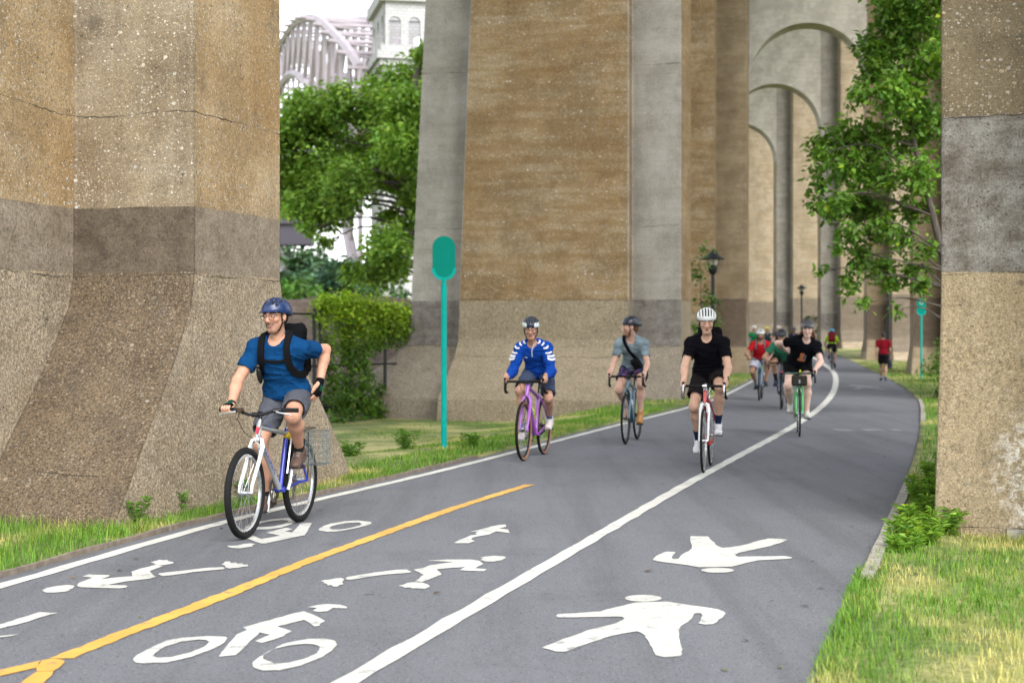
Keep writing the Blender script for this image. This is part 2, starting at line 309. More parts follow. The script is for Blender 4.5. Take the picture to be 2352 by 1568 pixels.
SYM={'skater_near_kerb':([[(-2.662,8.879),(-2.662,8.964),(-2.627,9.034),(-2.577,9.076),(-2.533,9.058),(-2.517,9.016),(-2.51,8.947),(-2.521,8.906),(-2.503,8.879),(-2.521,8.838),(-2.572,8.808),(-2.624,8.815)],[(-2.521,9.087),(-2.529,9.158),(-2.512,9.275),(-2.503,9.353),(-2.573,9.387),(-2.561,9.474),(-2.424,9.448),(-2.417,9.398),(-2.437,9.286),(-2.351,9.368),(-2.277,9.406),(-2.327,9.58),(-2.304,9.711),(-2.269,9.793),(-2.248,9.876),(-2.187,9.822),(-2.2,9.732),(-2.221,9.611),(-2.131,9.379),(-2.156,9.304),(-2.275,9.201),(-2.305,9.14),(-2.344,9.08),(-2.24,9.062),(-2.216,9.037),(-2.212,8.982),(-2.247,8.954),(-2.358,8.971),(-2.47,8.995),(-2.499,9.023)],[(-2.301,9.973),(-2.291,10.025),(-2.277,10.059),(-2.27,10.094),(-2.245,10.068),(-2.217,10.085),(-2.198,10.025),(-2.158,9.99),(-2.148,9.939),(-2.164,9.897),(-2.191,9.855),(-2.234,9.855),(-2.267,9.931)],[(-2.143,9.486),(-2.142,9.525),(-2.041,9.611),(-1.889,9.752),(-1.81,9.781),(-1.781,9.732),(-1.786,9.683),(-1.944,9.572),(-2.038,9.455),(-2.098,9.409)],[(-1.838,9.905),(-1.827,9.939),(-1.835,10.016),(-1.803,10.016),(-1.784,9.948),(-1.758,9.973),(-1.736,9.914),(-1.712,9.939),(-1.692,9.876),(-1.666,9.884),(-1.651,9.814),(-1.682,9.781),(-1.705,9.74),(-1.755,9.715),(-1.79,9.772),(-1.796,9.822)]],[]),'bicycle_far':([[(-1.903,11.184),(-1.881,11.335),(-1.78,11.12),(-1.673,11.306),(-1.794,11.46),(-1.732,11.689),(-1.694,11.764),(-1.632,11.676),(-1.675,11.558),(-1.611,11.481),(-1.621,12.037),(-1.543,12.084),(-1.495,11.335),(-1.645,11.033),(-1.726,10.86),(-1.817,11.014)],[(-1.95,10.728),(-1.947,10.766),(-1.888,10.773),(-1.858,10.86),(-1.817,10.89),(-1.778,10.86),(-1.788,10.758),(-1.771,10.736),(-1.816,10.673),(-1.844,10.633),(-1.907,10.655)]],[([(-2.011,11.786),(-2.004,11.945),(-1.96,12.155),(-1.882,12.309),(-1.791,12.398),(-1.732,12.388),(-1.702,12.299),(-1.666,12.179),(-1.687,11.991),(-1.731,11.795),(-1.812,11.676),(-1.902,11.662),(-1.989,11.689)],[(-1.932,11.809),(-1.945,11.922),(-1.926,12.084),(-1.865,12.203),(-1.79,12.27),(-1.741,12.212),(-1.733,12.131),(-1.749,11.991),(-1.801,11.854),(-1.882,11.809)]),([(-1.444,11.684),(-1.428,11.876),(-1.391,12.037),(-1.305,12.179),(-1.203,12.241),(-1.146,12.179),(-1.087,12.131),(-1.08,12.014),(-1.117,11.876),(-1.188,11.698),(-1.28,11.545),(-1.364,11.524),(-1.424,11.601)],[(-1.368,11.742),(-1.368,11.84),(-1.328,11.977),(-1.254,12.075),(-1.178,12.098),(-1.151,12.005),(-1.158,11.899),(-1.207,11.777),(-1.272,11.671),(-1.337,11.662)])]),'runner':([[(-0.404,10.918),(-0.374,11.048),(-0.333,11.18),(-0.298,11.322),(-0.253,11.358),(-0.27,11.461),(-0.244,11.556),(-0.311,11.53),(-0.233,11.664),(-0.198,11.746),(-0.155,11.856),(-0.094,11.952),(-0.049,11.97),(-0.045,11.829),(-0.099,11.729),(-0.028,11.664),(-0.017,11.451),(-0.118,11.556),(-0.171,11.358),(-0.245,11.271),(-0.282,11.195),(-0.291,11.106),(-0.261,10.999),(-0.3,10.894),(-0.388,10.894)]],[]),'skater_mid':([[(-0.207,10.195),(-0.175,10.236),(-0.117,10.278),(-0.051,10.245),(-0.039,10.187),(-0.068,10.072),(-0.119,10.012),(-0.171,10.02),(-0.203,10.092),(-0.186,10.174)],[(-0.545,10.052),(-0.418,10.105),(-0.266,10.105),(-0.213,10.052),(-0.182,9.913),(-0.23,9.732),(-0.153,9.684),(-0.175,9.602),(-0.287,9.628),(-0.322,9.654),(-0.292,9.778),(-0.375,9.74),(-0.463,9.684),(-0.425,9.472),(-0.477,9.324),(-0.529,9.187),(-0.572,9.208),(-0.533,9.457),(-0.607,9.676),(-0.549,9.74),(-0.516,9.855),(-0.373,9.992)],[(-0.99,9.324),(-0.984,9.376),(-0.837,9.555),(-0.707,9.665),(-0.652,9.676),(-0.613,9.58),(-0.626,9.544),(-0.774,9.464),(-0.894,9.341),(-0.951,9.269),(-0.979,9.279)],[(-1.127,9.214),(-1.111,9.262),(-1.08,9.272),(-1.053,9.317),(-1.018,9.341),(-0.993,9.289),(-0.994,9.171),(-0.979,9.104),(-1.002,9.055),(-1.003,9.016),(-1.029,9.016),(-1.044,9.071),(-1.066,9.061),(-1.078,9.121),(-1.105,9.147),(-1.097,9.187)],[(-0.657,9.048),(-0.628,9.087),(-0.611,9.147),(-0.576,9.177),(-0.522,9.16),(-0.481,9.081),(-0.473,9.006),(-0.488,8.974),(-0.494,8.939),(-0.52,8.945),(-0.547,8.958),(-0.572,8.951),(-0.585,8.99),(-0.615,8.974),(-0.629,9.022)]],[]),'bicycle_near':([[(-1.332,7.758),(-1.233,7.956),(-1.133,8.156),(-1.089,8.212),(-1.009,8.075),(-0.945,7.927),(-0.962,7.87),(-0.959,7.805),(-0.98,7.786),(-1.056,7.965),(-1.167,7.786),(-1.074,7.657),(-1.099,7.569),(-1.093,7.543),(-1.138,7.439),(-1.176,7.369),(-1.215,7.414),(-1.167,7.569),(-1.227,7.627),(-1.249,7.088),(-1.321,7.053),(-1.331,7.569),(-1.299,7.689)],[(-1.087,8.338),(-1.044,8.402),(-0.992,8.435),(-0.921,8.408),(-0.877,8.344),(-0.876,8.299),(-0.95,8.312),(-0.966,8.218),(-1.007,8.19),(-1.047,8.227),(-1.033,8.312)]],[([(-1.689,6.997),(-1.697,7.065),(-1.679,7.229),(-1.636,7.427),(-1.58,7.491),(-1.468,7.53),(-1.37,7.516),(-1.359,7.465),(-1.354,7.351),(-1.385,7.205),(-1.448,7.042),(-1.526,6.93),(-1.581,6.925),(-1.636,6.908),(-1.672,6.941)],[(-1.62,7.065),(-1.628,7.134),(-1.613,7.278),(-1.561,7.401),(-1.492,7.452),(-1.446,7.444),(-1.426,7.389),(-1.428,7.278),(-1.469,7.146),(-1.532,7.042),(-1.59,7.026)]),([(-1.142,6.886),(-1.146,6.974),(-1.118,7.158),(-1.07,7.351),(-0.977,7.465),(-0.899,7.478),(-0.837,7.414),(-0.818,7.327),(-0.825,7.181),(-0.863,7.019),(-0.926,6.864),(-1.003,6.768),(-1.075,6.762),(-1.125,6.821)],[(-1.12,7.019),(-1.124,7.088),(-1.101,7.229),(-1.036,7.314),(-0.972,7.346),(-0.915,7.327),(-0.888,7.265),(-0.886,7.134),(-0.927,7.008),(-0.989,6.919),(-1.047,6.908),(-1.083,6.963)])]),'pedestrian_near':([[(0.823,8.619),(0.815,8.585),(0.798,8.554),(0.773,8.53),(0.744,8.514),(0.712,8.509),(0.682,8.514),(0.655,8.53),(0.635,8.554),(0.623,8.585),(0.62,8.619),(0.628,8.653),(0.644,8.684),(0.669,8.709),(0.699,8.726),(0.731,8.731),(0.762,8.726),(0.789,8.709),(0.81,8.684),(0.821,8.653)],[(0.227,8.077),(0.237,8.123),(0.333,8.153),(0.465,8.209),(0.553,8.335),(0.667,8.479),(0.725,8.498),(0.848,8.506),(0.908,8.443),(0.992,8.362),(1.086,8.269),(1.108,8.204),(1.111,8.153),(1.077,8.028),(1.005,7.847),(0.964,7.835),(0.936,7.87),(0.962,7.979),(0.984,8.09),(0.984,8.14),(0.968,8.158),(0.947,8.14),(0.925,8.028),(0.891,7.918),(0.844,7.811),(0.823,7.719),(0.804,7.541),(0.79,7.329),(0.771,7.109),(0.76,7.071),(0.719,7.052),(0.683,7.042),(0.651,7.084),(0.647,7.188),(0.646,7.381),(0.639,7.562),(0.625,7.629),(0.611,7.658),(0.557,7.618),(0.476,7.541),(0.358,7.36),(0.241,7.164),(0.201,7.172),(0.138,7.258),(0.22,7.412),(0.365,7.674),(0.475,7.811),(0.523,7.87),(0.564,7.966),(0.574,8.008),(0.566,8.047),(0.54,8.06),(0.373,8.04),(0.239,8.028)]],[]),'pedestrian_far':([[(1.366,9.642),(1.356,9.612),(1.338,9.584),(1.313,9.562),(1.283,9.549),(1.251,9.544),(1.221,9.549),(1.195,9.562),(1.175,9.584),(1.165,9.612),(1.163,9.642),(1.172,9.673),(1.19,9.701),(1.215,9.724),(1.245,9.738),(1.278,9.743),(1.309,9.738),(1.335,9.724),(1.354,9.701),(1.365,9.673)],[(0.908,10.121),(0.939,10.248),(1.007,10.428),(1.034,10.472),(1.09,10.452),(1.06,10.313),(1.039,10.2),(1.039,10.127),(1.078,10.137),(1.115,10.313),(1.168,10.462),(1.218,10.615),(1.236,10.773),(1.258,11.065),(1.288,11.287),(1.343,11.267),(1.406,11.267),(1.408,11.027),(1.409,10.773),(1.432,10.66),(1.483,10.684),(1.576,10.773),(1.723,11.009),(1.825,11.152),(1.893,11.14),(1.952,11.084),(1.882,10.935),(1.75,10.72),(1.602,10.529),(1.511,10.422),(1.472,10.329),(1.465,10.264),(1.479,10.232),(1.65,10.248),(1.788,10.258),(1.822,10.206),(1.812,10.162),(1.742,10.121),(1.586,10.074),(1.498,9.966),(1.372,9.793),(1.269,9.772),(1.165,9.772),(1.066,9.897),(0.936,10.012),(0.912,10.074)]],[]),'arrow':([[(-2.469,8.188),(-2.364,8.165),(-2.395,8.105),(-2.428,7.995),(-2.442,7.923),(-2.473,7.839),(-2.525,7.729),(-2.586,7.468),(-2.626,7.583),(-2.56,7.839)],[(-2.462,7.538),(-2.381,7.587),(-2.408,7.538),(-2.45,7.5),(-2.556,7.381),(-2.569,7.418)]],[]),'yellow_fork':([[(-2.213,6.775),(-2.094,6.973),(-2.072,6.817),(-2.174,6.657),(-2.273,6.501),(-2.314,6.617)],[(-2.091,6.973),(-2.067,7.006),(-2.046,7.011),(-2.014,6.995),(-1.989,6.962),(-1.979,6.934),(-1.971,6.822),(-1.977,6.759),(-2.045,6.749),(-2.068,6.811)],[(-2.045,6.741),(-1.974,6.749),(-1.956,6.657),(-1.951,6.539),(-1.931,6.36),(-2.036,6.36),(-2.043,6.531)]],[])}
def fill_poly(name, polys, rings, mat, dz=.0045, parent=path):
    bm = bmesh.new()
    for p in polys:
        q = [p[0]]
        for a in p[1:]:
            if abs(a[0]-q[-1][0])+abs(a[1]-q[-1][1]) > 1e-4: q.append(a)
        # subdivide and roughen the stencil edge a little
        out = []
        for i in range(len(q)):
            a = np.array(q[i]); b = np.array(q[(i+1) % len(q)]); L = np.linalg.norm(b-a); k = max(1, int(L/.05))
            for s in range(k):
                pt = a+(b-a)*s/k
                if s: pt = pt+rng.normal(0, .0022, 2)
                out.append(pt)
        vs = [bm.verts.new((x, y, dz)) for x, y in out]
        es = [bm.edges.new((vs[i], vs[(i+1) % len(vs)])) for i in range(len(vs))]
        bmesh.ops.triangle_fill(bm, use_beauty=True, use_dissolve=False, edges=es)
    for (o, i_) in rings:
        # resample both loops by angle about the hole's centre and bridge them
        ci = np.mean(np.array(i_), 0)
        def res(lp):
            P = np.array(lp); P2 = np.concatenate([P[k]+(P[(k+1) % len(P)]-P[k])*np.linspace(0, 1, 30, endpoint=False)[:, None] for k in range(len(P))])
            sc = np.std(np.array(i_), 0); q = (P2-ci)/sc
            an = np.arctan2(q[:, 1], q[:, 0]); out = []
            for a in np.linspace(-math.pi, math.pi, 60, endpoint=False):
                out.append(P2[np.argmin(np.abs((an-a+math.pi) % (2*math.pi)-math.pi))])
            return np.array(out)+rng.normal(0, .002, (60, 2))
        A = [bm.verts.new((x, y, dz)) for x, y in res(o)]; B = [bm.verts.new((x, y, dz)) for x, y in res(i_)]
        for k in range(60): bm.faces.new((A[k], A[(k+1) % 60], B[(k+1) % 60], B[k]))
    bmesh.ops.recalc_face_normals(bm, faces=bm.faces)
    for f in bm.faces:
        if f.normal.z < 0: f.normal_flip()
    me = bpy.data.meshes.new(name); bm.to_mesh(me); bm.free(); me.materials.append(mat)
    return link(name, me, parent)
NM = dict(skater_near_kerb='skater_marking', bicycle_far='bicycle_marking', runner='runner_marking', skater_mid='skater_marking', bicycle_near='bicycle_marking', pedestrian_near='pedestrian_marking', pedestrian_far='pedestrian_marking', arrow='arrow_marking', yellow_fork='centre_line_fork')
for k, (pl, rg) in SYM.items(): fill_poly(NM[k], pl, rg, M_yel if k == 'yellow_fork' else M_sym)
# faint worn stencils farther along
def quad(x0, x1, d0, d1): return [(x0, d0), (x1, d0), (x1, d1), (x0, d1)]
fx = lambda cx: 5.049+(cx/1639.)*.867
fill_poly('worn_lettering', [quad(fx(a), fx(b), 23.62, 24.15) for a, b in ((-250, 232), (570, 920), (950, 1030), (1060, 1135), (1365, 1440), (1455, 1640))], [], M_faint)
ped = SYM['pedestrian_near'][0]
def warp(p, x0, x1, d0, d1):
    A = np.concatenate([np.array(q) for q in ped]); lo = A.min(0); hi = A.max(0)
    return [tuple((np.array([x0, d0])+(np.array(q)-lo)/(hi-lo)*np.array([x1-x0, d1-d0]))) for q in p]
fill_poly('pedestrian_marking', [warp(p, 9.15, 10.35, 41.5, 45.8) for p in ped], [], M_faint)
fill_poly('bicycle_marking', [warp(p, 7.75, 8.4, 42.2, 45) for p in ped], [], M_faint)
# edging board on the left, concrete kerb on the right
M_board = plain('weathered_edging', (.16, .13, .10), .9, var=.35, scale=12, bump=.01)
M_kerb = plain('kerb_concrete', (.23, .22, .19), .9, var=.25, scale=15, bump=.01)
def strip(name, f, w, h, dd, mat, parent=None):
    mb = MB(); V = []
    for d in dd:
        x = float(f(d)); z = float(zf(d)); j = .004*math.sin(d*5)
        V += [(x-w/2, d, z-.1), (x-w/2, d, z+h+j), (x+w/2, d, z+h+j), (x+w/2, d, z-.1)]
    F = []
    for i in range(len(dd)-1):
        for k in range(3): F.append((i*4+k, i*4+k+1, i*4+4+k+1, i*4+4+k))
    F += [(0, 1, 2, 3), tuple((len(dd)-1)*4+k for k in (3, 2, 1, 0))]
    mb.add(V, F); return mb.build(name, mat, parent, smooth=False)
for a, b in ((5.5, 8.6), (8.62, 11.6), (11.62, 14.9), (14.93, 18.5)):
    strip('edging_board', lambda d: LEFT(d)-.185, .03, .035, np.linspace(a, b, 14), M_board, path)
for a, b in ((9.2, 10.5), (10.52, 12.2), (12.22, 13.9), (13.92, 15.6), (26, 28.4), (28.44, 31), (31.04, 34.5)):
    strip('kerb', lambda d: RIGHT(d)+.045, .085, .045, np.linspace(a, b, 10), M_kerb, path)
# ================================================================ VIADUCT PIERS
def concrete(name, up=((.23, .145, .062), (.30, .21, .105), (.33, .26, .16)), bands=.6, pebbles=.8, pscale=26, zp=None, paint=((.10, .08, .06), (.17, .14, .11)), zb=None, low=((.15, .115, .075), (.23, .19, .135)), joints=(), stain=.5, peel=0.0, dark=.5, gs=52, gk=1.0):
    """old exposed-aggregate concrete; zp = (z0,z1) repainted belt, below zb the coarse plinth colour"""
    t = NT(name); c = t.co(); xyz = t.n('SeparateXYZ', 2, Vector=c)
    big = t.noise(c, .55, 3, .6); mid = t.noise(c, 3.5, 3, .65); fine = t.noise(c, 70, 2, .7)
    hb = t.noise(t.map(c, (.45, .45, 3.4)), 1.5, 5, .68)
    f = t.math('ADD', t.math('MULTIPLY', big, 1-bands), t.math('MULTIPLY', hb, bands))
    base = t.ramp(f, [(.36, up[0]), (.5, up[1]), (.64, up[2])]); base = t.mix(t.ramp(t.noise(c, .9, 5, .7), [(.42, .45), (.55, 0)]), base, tuple(x*.62 for x in up[0]))
    run = t.noise(t.map(c, (2.2, 2.2, .12)), 1.4, 4, .6)
    base = t.mix(t.math('MULTIPLY', t.ramp(run, [(.52, 0), (.72, 1)]), stain*.5), base, tuple(x*.55 for x in up[0]))
    zz = t.math('ADD', xyz, t.math('MULTIPLY', t.math('SUBTRACT', t.noise(c, 1.2, 3, .7), .5), .10))
    lowc = None; upm = None
    if zb is not None:
        lowc = t.mix(t.ramp(t.math('ADD', t.math('MULTIPLY', mid, .6), t.math('MULTIPLY', big, .4)), [(.35, 0), (.65, 1)]), low[0], low[1])
        lm = t.math('LESS_THAN', zz, zb); gr = t.noise(c, gs, 2, .8); lowc = t.mix(t.ramp(gr, [(.36, .7*gk), (.5, 0)]), lowc, tuple(x*.35 for x in low[0])); lowc = t.mix(t.ramp(gr, [(.55, 0), (.68, .7*gk)]), lowc, tuple(min(1, x*1.7) for x in low[1]))
        base = t.mix(lm, base, lowc); upm = t.math('SUBTRACT', 1.0, t.math('MULTIPLY', lm, .72))
    pebf = None
    # aggregate: pale and dark pebbles of several sizes
    warp = t.n('VectorMath', attrs=dict(operation='ADD'), i0=t.map(c, (1, 1, 1.25)), i1=t.n('VectorMath', attrs=dict(operation='SCALE'), i0=t.noise(c, 9, 2, .5, 1), Scale=.05))
    dens = t.ramp(t.noise(t.map(c, (1, 1, 1.6)), 1.1, 3, .6) if bands < .5 else hb, [(.38, .1), (.62, 1)])
    for sc, lo, rr, amt in ((pscale*.5, .80, .36, 1.0), (pscale*1.15, .68, .42, .9), (pscale*2.6, .60, .48, .7)):
        v = t.vor(warp, sc); rc = t.vor(warp, sc, 1); r = t.n('SeparateColor', 0, Color=rc); g = t.n('SeparateColor', 1, Color=rc)
        rim = t.math('ADD', v, t.math('MULTIPLY', fine, .18))
        m = t.math('MULTIPLY', t.math('GREATER_THAN', t.math('MULTIPLY', r, t.math('ADD', t.math('MULTIPLY', dens, .35), .68)), lo), t.math('LESS_THAN', rim, rr))
        pc = t.ramp(g, [(0, (.33, .27, .19)), (.3, (.45, .41, .34)), (.5, (.33, .33, .32)), (.75, (.40, .31, .20)), (.9, (.48, .45, .39)), (1, (.58, .55, .50))])
        base = t.mix(t.math('MULTIPLY', m, t.math('MULTIPLY', upm, pebbles*amt) if upm is not None else pebbles*amt), base, pc)
        b = t.n('SeparateColor', 2, Color=rc)
        md = t.math('MULTIPLY', t.math('GREATER_THAN', b, .90), t.math('LESS_THAN', rim, rr*.8))
        base = t.mix(t.math('MULTIPLY', md, dark*amt), base, (.05, .042, .035))
        pebf = m if pebf is None else t.math('MAXIMUM', pebf, m)
    if zp is not None:
        pn = t.mix(t.ramp(t.math('ADD', t.math('MULTIPLY', t.noise(c, 5, 5, .7), .65), t.math('MULTIPLY', hb, .35)), [(.40, 0), (.60, 1)]), paint[0], paint[1])
        pv = t.vor(warp, 38); pr = t.n('SeparateColor', 0, Color=t.vor(warp, 38, 1))
        pn = t.mix(t.math('MULTIPLY', t.math('MULTIPLY', t.math('GREATER_THAN', pr, .84), t.math('LESS_THAN', t.math('ADD', pv, t.math('MULTIPLY', mid, .25)), .46)), .6), pn, tuple(x*.4 for x in paint[0]))
        zq = t.math('ADD', xyz, t.math('MULTIPLY', t.math('SUBTRACT', t.noise(c, 2.5, 3), .5), .03))
        m = t.math('MULTIPLY', t.math('GREATER_THAN', zq, zp[0]), t.math('LESS_THAN', zq, zp[1]))
        base = t.mix(t.math('MULTIPLY', m, .92), base, pn)
    if peel:
        pd = t.n('VectorMath', 1, attrs=dict(operation='DISTANCE'), i0=t.map(c, (1, .4, .8)), i1=(3.72, .0, .38))
        pm = t.math('MULTIPLY', t.ramp(t.math('ADD', pd, t.math('MULTIPLY', t.noise(c, 3, 4, .7), .35)), [(.38, 1), (.62, 0)]), t.ramp(t.noise(c, 14, 6, .75), [(.46, 0), (.54, 1)]))
        base = t.mix(t.math('MULTIPLY', pm, peel), base, (.5, .48, .43))
    gm = t.noise(c, 34, 3, .75); base = t.mix(1.0, base, t.ramp(gm, [(.32, .70), (.5, 1.0), (.68, 1.24)]), 'MULTIPLY')
    grit = t.ramp(fine, [(.28, .58), (.5, 1.0), (.75, 1.26)])
    base = t.mix(1.0, base, grit, 'MULTIPLY')
    # dirt rising from the ground, and dark mottled stains with their own outline
    base = t.mix(t.math('MULTIPLY', t.ramp(t.noise(c, 2.1, 5, .72), [(.55, 0), (.7, 1)]), stain*.55), base, (.05, .043, .035))
    h = t.math('ADD', t.math('MULTIPLY', fine, .7), t.math('MULTIPLY', pebf, .6))
    for z0 in joints:
        zj = t.math('ADD', xyz, t.math('ADD', t.math('MULTIPLY', t.math('SUBTRACT', t.noise(t.map(c, (1, 1, .2)), .7, 2), .5), .16), t.math('MULTIPLY', t.math('SUBTRACT', t.noise(c, 9, 4, .7), .5), .05)))
        w_ = t.math('MULTIPLY', t.ramp(t.noise(c, 2.3, 3), [(.38, .05), (.62, 1)]), .0065)
        m = t.math('LESS_THAN', t.math('ABSOLUTE', t.math('SUBTRACT', zj, z0)), w_)
        base = t.mix(t.math('MULTIPLY', m, .85), base, (.03, .025, .02)); h = t.math('SUBTRACT', h, t.math('MULTIPLY', m, 2.5))
    return t.fin(base, .93, t.bump(h, .010, .9, t.bump(mid, .03, .5)), spec=.25)
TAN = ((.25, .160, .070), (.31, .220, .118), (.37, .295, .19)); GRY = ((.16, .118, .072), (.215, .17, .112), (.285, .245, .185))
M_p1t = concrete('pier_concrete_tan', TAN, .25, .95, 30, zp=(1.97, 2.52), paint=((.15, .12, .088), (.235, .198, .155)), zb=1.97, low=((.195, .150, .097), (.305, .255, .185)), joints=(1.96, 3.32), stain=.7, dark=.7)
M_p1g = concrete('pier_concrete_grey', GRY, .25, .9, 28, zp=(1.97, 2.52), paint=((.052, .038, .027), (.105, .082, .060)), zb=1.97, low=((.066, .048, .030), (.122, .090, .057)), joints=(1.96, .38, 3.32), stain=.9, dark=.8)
M_p1r = concrete('pier_concrete_painted', ((.095, .074, .045), (.14, .112, .070), (.185, .155, .108)), .3, .55, 20, zp=(1.9, 3.02), paint=((.075, .064, .052), (.185, .178, .163)), zb=1.9, low=((.20, .155, .09), (.275, .22, .14)), joints=(1.89, 3.03, .06), stain=.75, peel=.85, gs=95, gk=.55)
PB = dict(zp=(1.15, 2.25), zb=2.25, low=((.20, .165, .11), (.28, .24, .175)))
M_tan = concrete('banded_tan_concrete', ((.175, .108, .045), (.225, .152, .075), (.30, .235, .15)), .6, .85, 24, zb=2.25, low=((.20, .16, .105), (.27, .225, .155)), joints=(2.25, .95), stain=.3, dark=.2)
M_gry = concrete('pilaster_grey_concrete', ((.225, .205, .175), (.275, .26, .23), (.33, .315, .29)), .5, .4, 26, zp=(1.2, 2.25), paint=((.10, .085, .075), (.19, .175, .16)), zb=1.2, low=((.17, .145, .11), (.235, .205, .16)), joints=(3.95, 1.2, 7.6), stain=.35, dark=.25)
M_brn = concrete('dark_shoulder_concrete', ((.165, .122, .072), (.215, .165, .102), (.27, .22, .15)), .5, .3, 22, zp=(1.0, 2.8), paint=((.085, .062, .045), (.12, .092, .068)), stain=.35, dark=.2, joints=(5.2, 9.4))
M_far = concrete('far_tan_concrete', ((.265, .205, .13), (.325, .26, .18), (.385, .325, .245)), .6, .3, 16, zp=(.4, 3.3), paint=((.135, .108, .082), (.18, .15, .115)), stain=.3, dark=.15)
M_wall = concrete('grey_spandrel_concrete', ((.34, .315, .27), (.40, .375, .33), (.46, .435, .39)), .6, .15, 14, stain=.25, dark=.1)
W_OPEN, S_W, P_W, T_L, P_D = 5.98, 1.12, 3.25, 1.7, 1.15
Z_TOP = 27.4
def leg_mesh(side, z0, fy, fxi, fxo, batter, P_D=P_D):
    """side -1 = left leg, +1 = right leg; local x across the viaduct, y along it"""
    xi = W_OPEN/2; x1 = xi+S_W; x2 = x1+P_W; x3 = x2+S_W
    prof = [(z0, 0), (z0*.86, .05), (z0*.62, .28), (z0*.3, .66), (.0, 1.0), (-.7, 1.06)]
    lv = [(Z_TOP, 0, Z_TOP), (20.6, 0, 20), (12, 0, 12), (6, 0, 6)]+[(z, k, max(z, 0)) for z, k in prof]
    V = []; n = 12
    for (z, k, zz) in lv:
        b = batter*(20.6-max(z, z0))/10
        f = fy*k; fi = fxi*k; fo = fxo*k+b
        xa, xb, xc, xd = xi-fi, x1-fi*.3, x2+b*.8+fxo*k*.12, x3+fo
        lp = [(xa, -f), (xb, -f), (xb, -P_D-f), (xc, -P_D-f), (xc, -f), (xd, -f), (xd, T_L+f), (xc, T_L+f), (xc, T_L+P_D+f), (xb, T_L+P_D+f), (xb, T_L+f), (xa, T_L+f)]
        V += [(side*x, y, z) for x, y in lp]
    F = []; mi = []
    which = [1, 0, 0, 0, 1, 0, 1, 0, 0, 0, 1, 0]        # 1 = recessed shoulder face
    for i in range(len(lv)-1):
        for j in range(n):
            a = (i*n+j, i*n+(j+1) % n, (i+1)*n+(j+1) % n, (i+1)*n+j)
            F.append(a if side < 0 else a[::-1]); mi.append(which[j])
    return V, F, mi
def pier(xl, dl_, ang, mats, zl=(1.25, .9, .12, .7), zr=(1.25, .9, .12, .7), mats_r=None, label='', wall=True, pd=P_D):
    a = math.radians(ang); v = rx(math.cos(a), -math.sin(a)); o = rx(xl, dl_)+v*W_OPEN/2
    z = float(zf(dl_))
    e = empty('viaduct_pier', (o[0], o[1], z), -a, label, 'pier', 'concrete viaduct piers')
    for side, zz, ms in ((-1, zl, mats), (1, zr, mats_r or mats)):
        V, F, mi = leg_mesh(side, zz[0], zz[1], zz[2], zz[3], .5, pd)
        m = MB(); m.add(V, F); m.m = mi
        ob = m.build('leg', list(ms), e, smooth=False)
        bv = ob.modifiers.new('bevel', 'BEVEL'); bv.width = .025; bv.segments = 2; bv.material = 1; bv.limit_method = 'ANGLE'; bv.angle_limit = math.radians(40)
    if wall:
        R = W_OPEN/2; zs = 17.3-R; N = 28; V = []; F = []
        arc = [(R*math.cos(math.pi*k/N), zs+R*math.sin(math.pi*k/N)) for k in range(N+1)]
        for y in (-.004, T_L+.004):
            for (x, zz) in arc: V.append((x, y, zz))
            for (x, zz) in arc: V.append((x, y, Z_TOP))
        q = 2*(N+1)
        for k in range(N):
            F.append((k, k+1, N+1+k+1, N+1+k)); F.append((q+k+1, q+k, q+N+1+k, q+N+1+k+1)); F.append((k+1, k, q+k, q+k+1))
        m = MB(); m.add(V, F); m.build('arch', M_wall, e, smooth=True, angle=30)
        xo = W_OPEN/2+2*S_W+P_W
        m = MB(); m.box((0, T_L/2, Z_TOP+.7), (2*xo+.3, T_L+2*P_D+.3, 1.4)); m.build('cap', M_wall, e, smooth=False)
    return o
PO = []
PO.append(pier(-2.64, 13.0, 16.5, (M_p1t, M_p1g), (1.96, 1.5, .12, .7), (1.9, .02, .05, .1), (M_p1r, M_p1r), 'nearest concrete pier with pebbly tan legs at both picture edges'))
PO.append(pier(3.83, 35.5, 14.0, (M_tan, M_gry), (1.35, 1.0, .12, 1.6), pd=.45, label='second concrete pier with banded tan leg behind the blue jacket cyclist'))
PO.append(pier(8.68, 58, 10.5, (M_tan, M_brn), label='third pier with dark brown shoulder behind the black lamp post'))
PO.append(pier(12.24, 81, 7.0, (M_far, M_brn), label='fourth pier carrying the largest and nearest visible round arch'))
PO.append(pier(14.25, 103, 3.7, (M_far, M_gry), label='fifth pier whose arch nests inside the largest arch'))
PO.append(pier(15.1, 125, 1.0, (M_far, M_gry), label='sixth pier with the smallest arch, half hidden at left'))
PO.append(pier(14.9, 147, -2.0, (M_far, M_gry), label='far tan pier seen through the smallest arch'))
PO.append(pier(13.8, 169, -5.0, (M_far, M_gry), label='farthest tan pier at the end of the row of arches'))
# footing under the near right leg
fo = MB(); fo.box((0, 0, 0), (3.0, 2.9, .10)); 
ft = fo.build('footing', M_kerb, None, smooth=False, loc=(5.35, 12.05, .02)); ft.rotation_euler = (0, 0, -math.radians(16.5))
tag(ft, 'low concrete footing slab under the near right pier leg', 'footing')
deck = empty('viaduct_deck', (0, 0, 29.0), 0, 'concrete viaduct deck high above the path', 'deck')
ctr = [(-10.5, -10)]+[tuple(p) for p in PO]
for a, b in zip(ctr[:-1], ctr[1:]):
    a = np.array(a); b = np.array(b); d = b-a; m = MB()
    m.box((0, 0, 1.2), (15.5, np.linalg.norm(d)-.05, 2.0)); s = m.build('deck_span', M_wall, deck, smooth=False)
    s.location = ((a[0]+b[0])/2, (a[1]+b[1])/2, 0); s.rotation_euler = (0, 0, -math.atan2(d[0], d[1]))
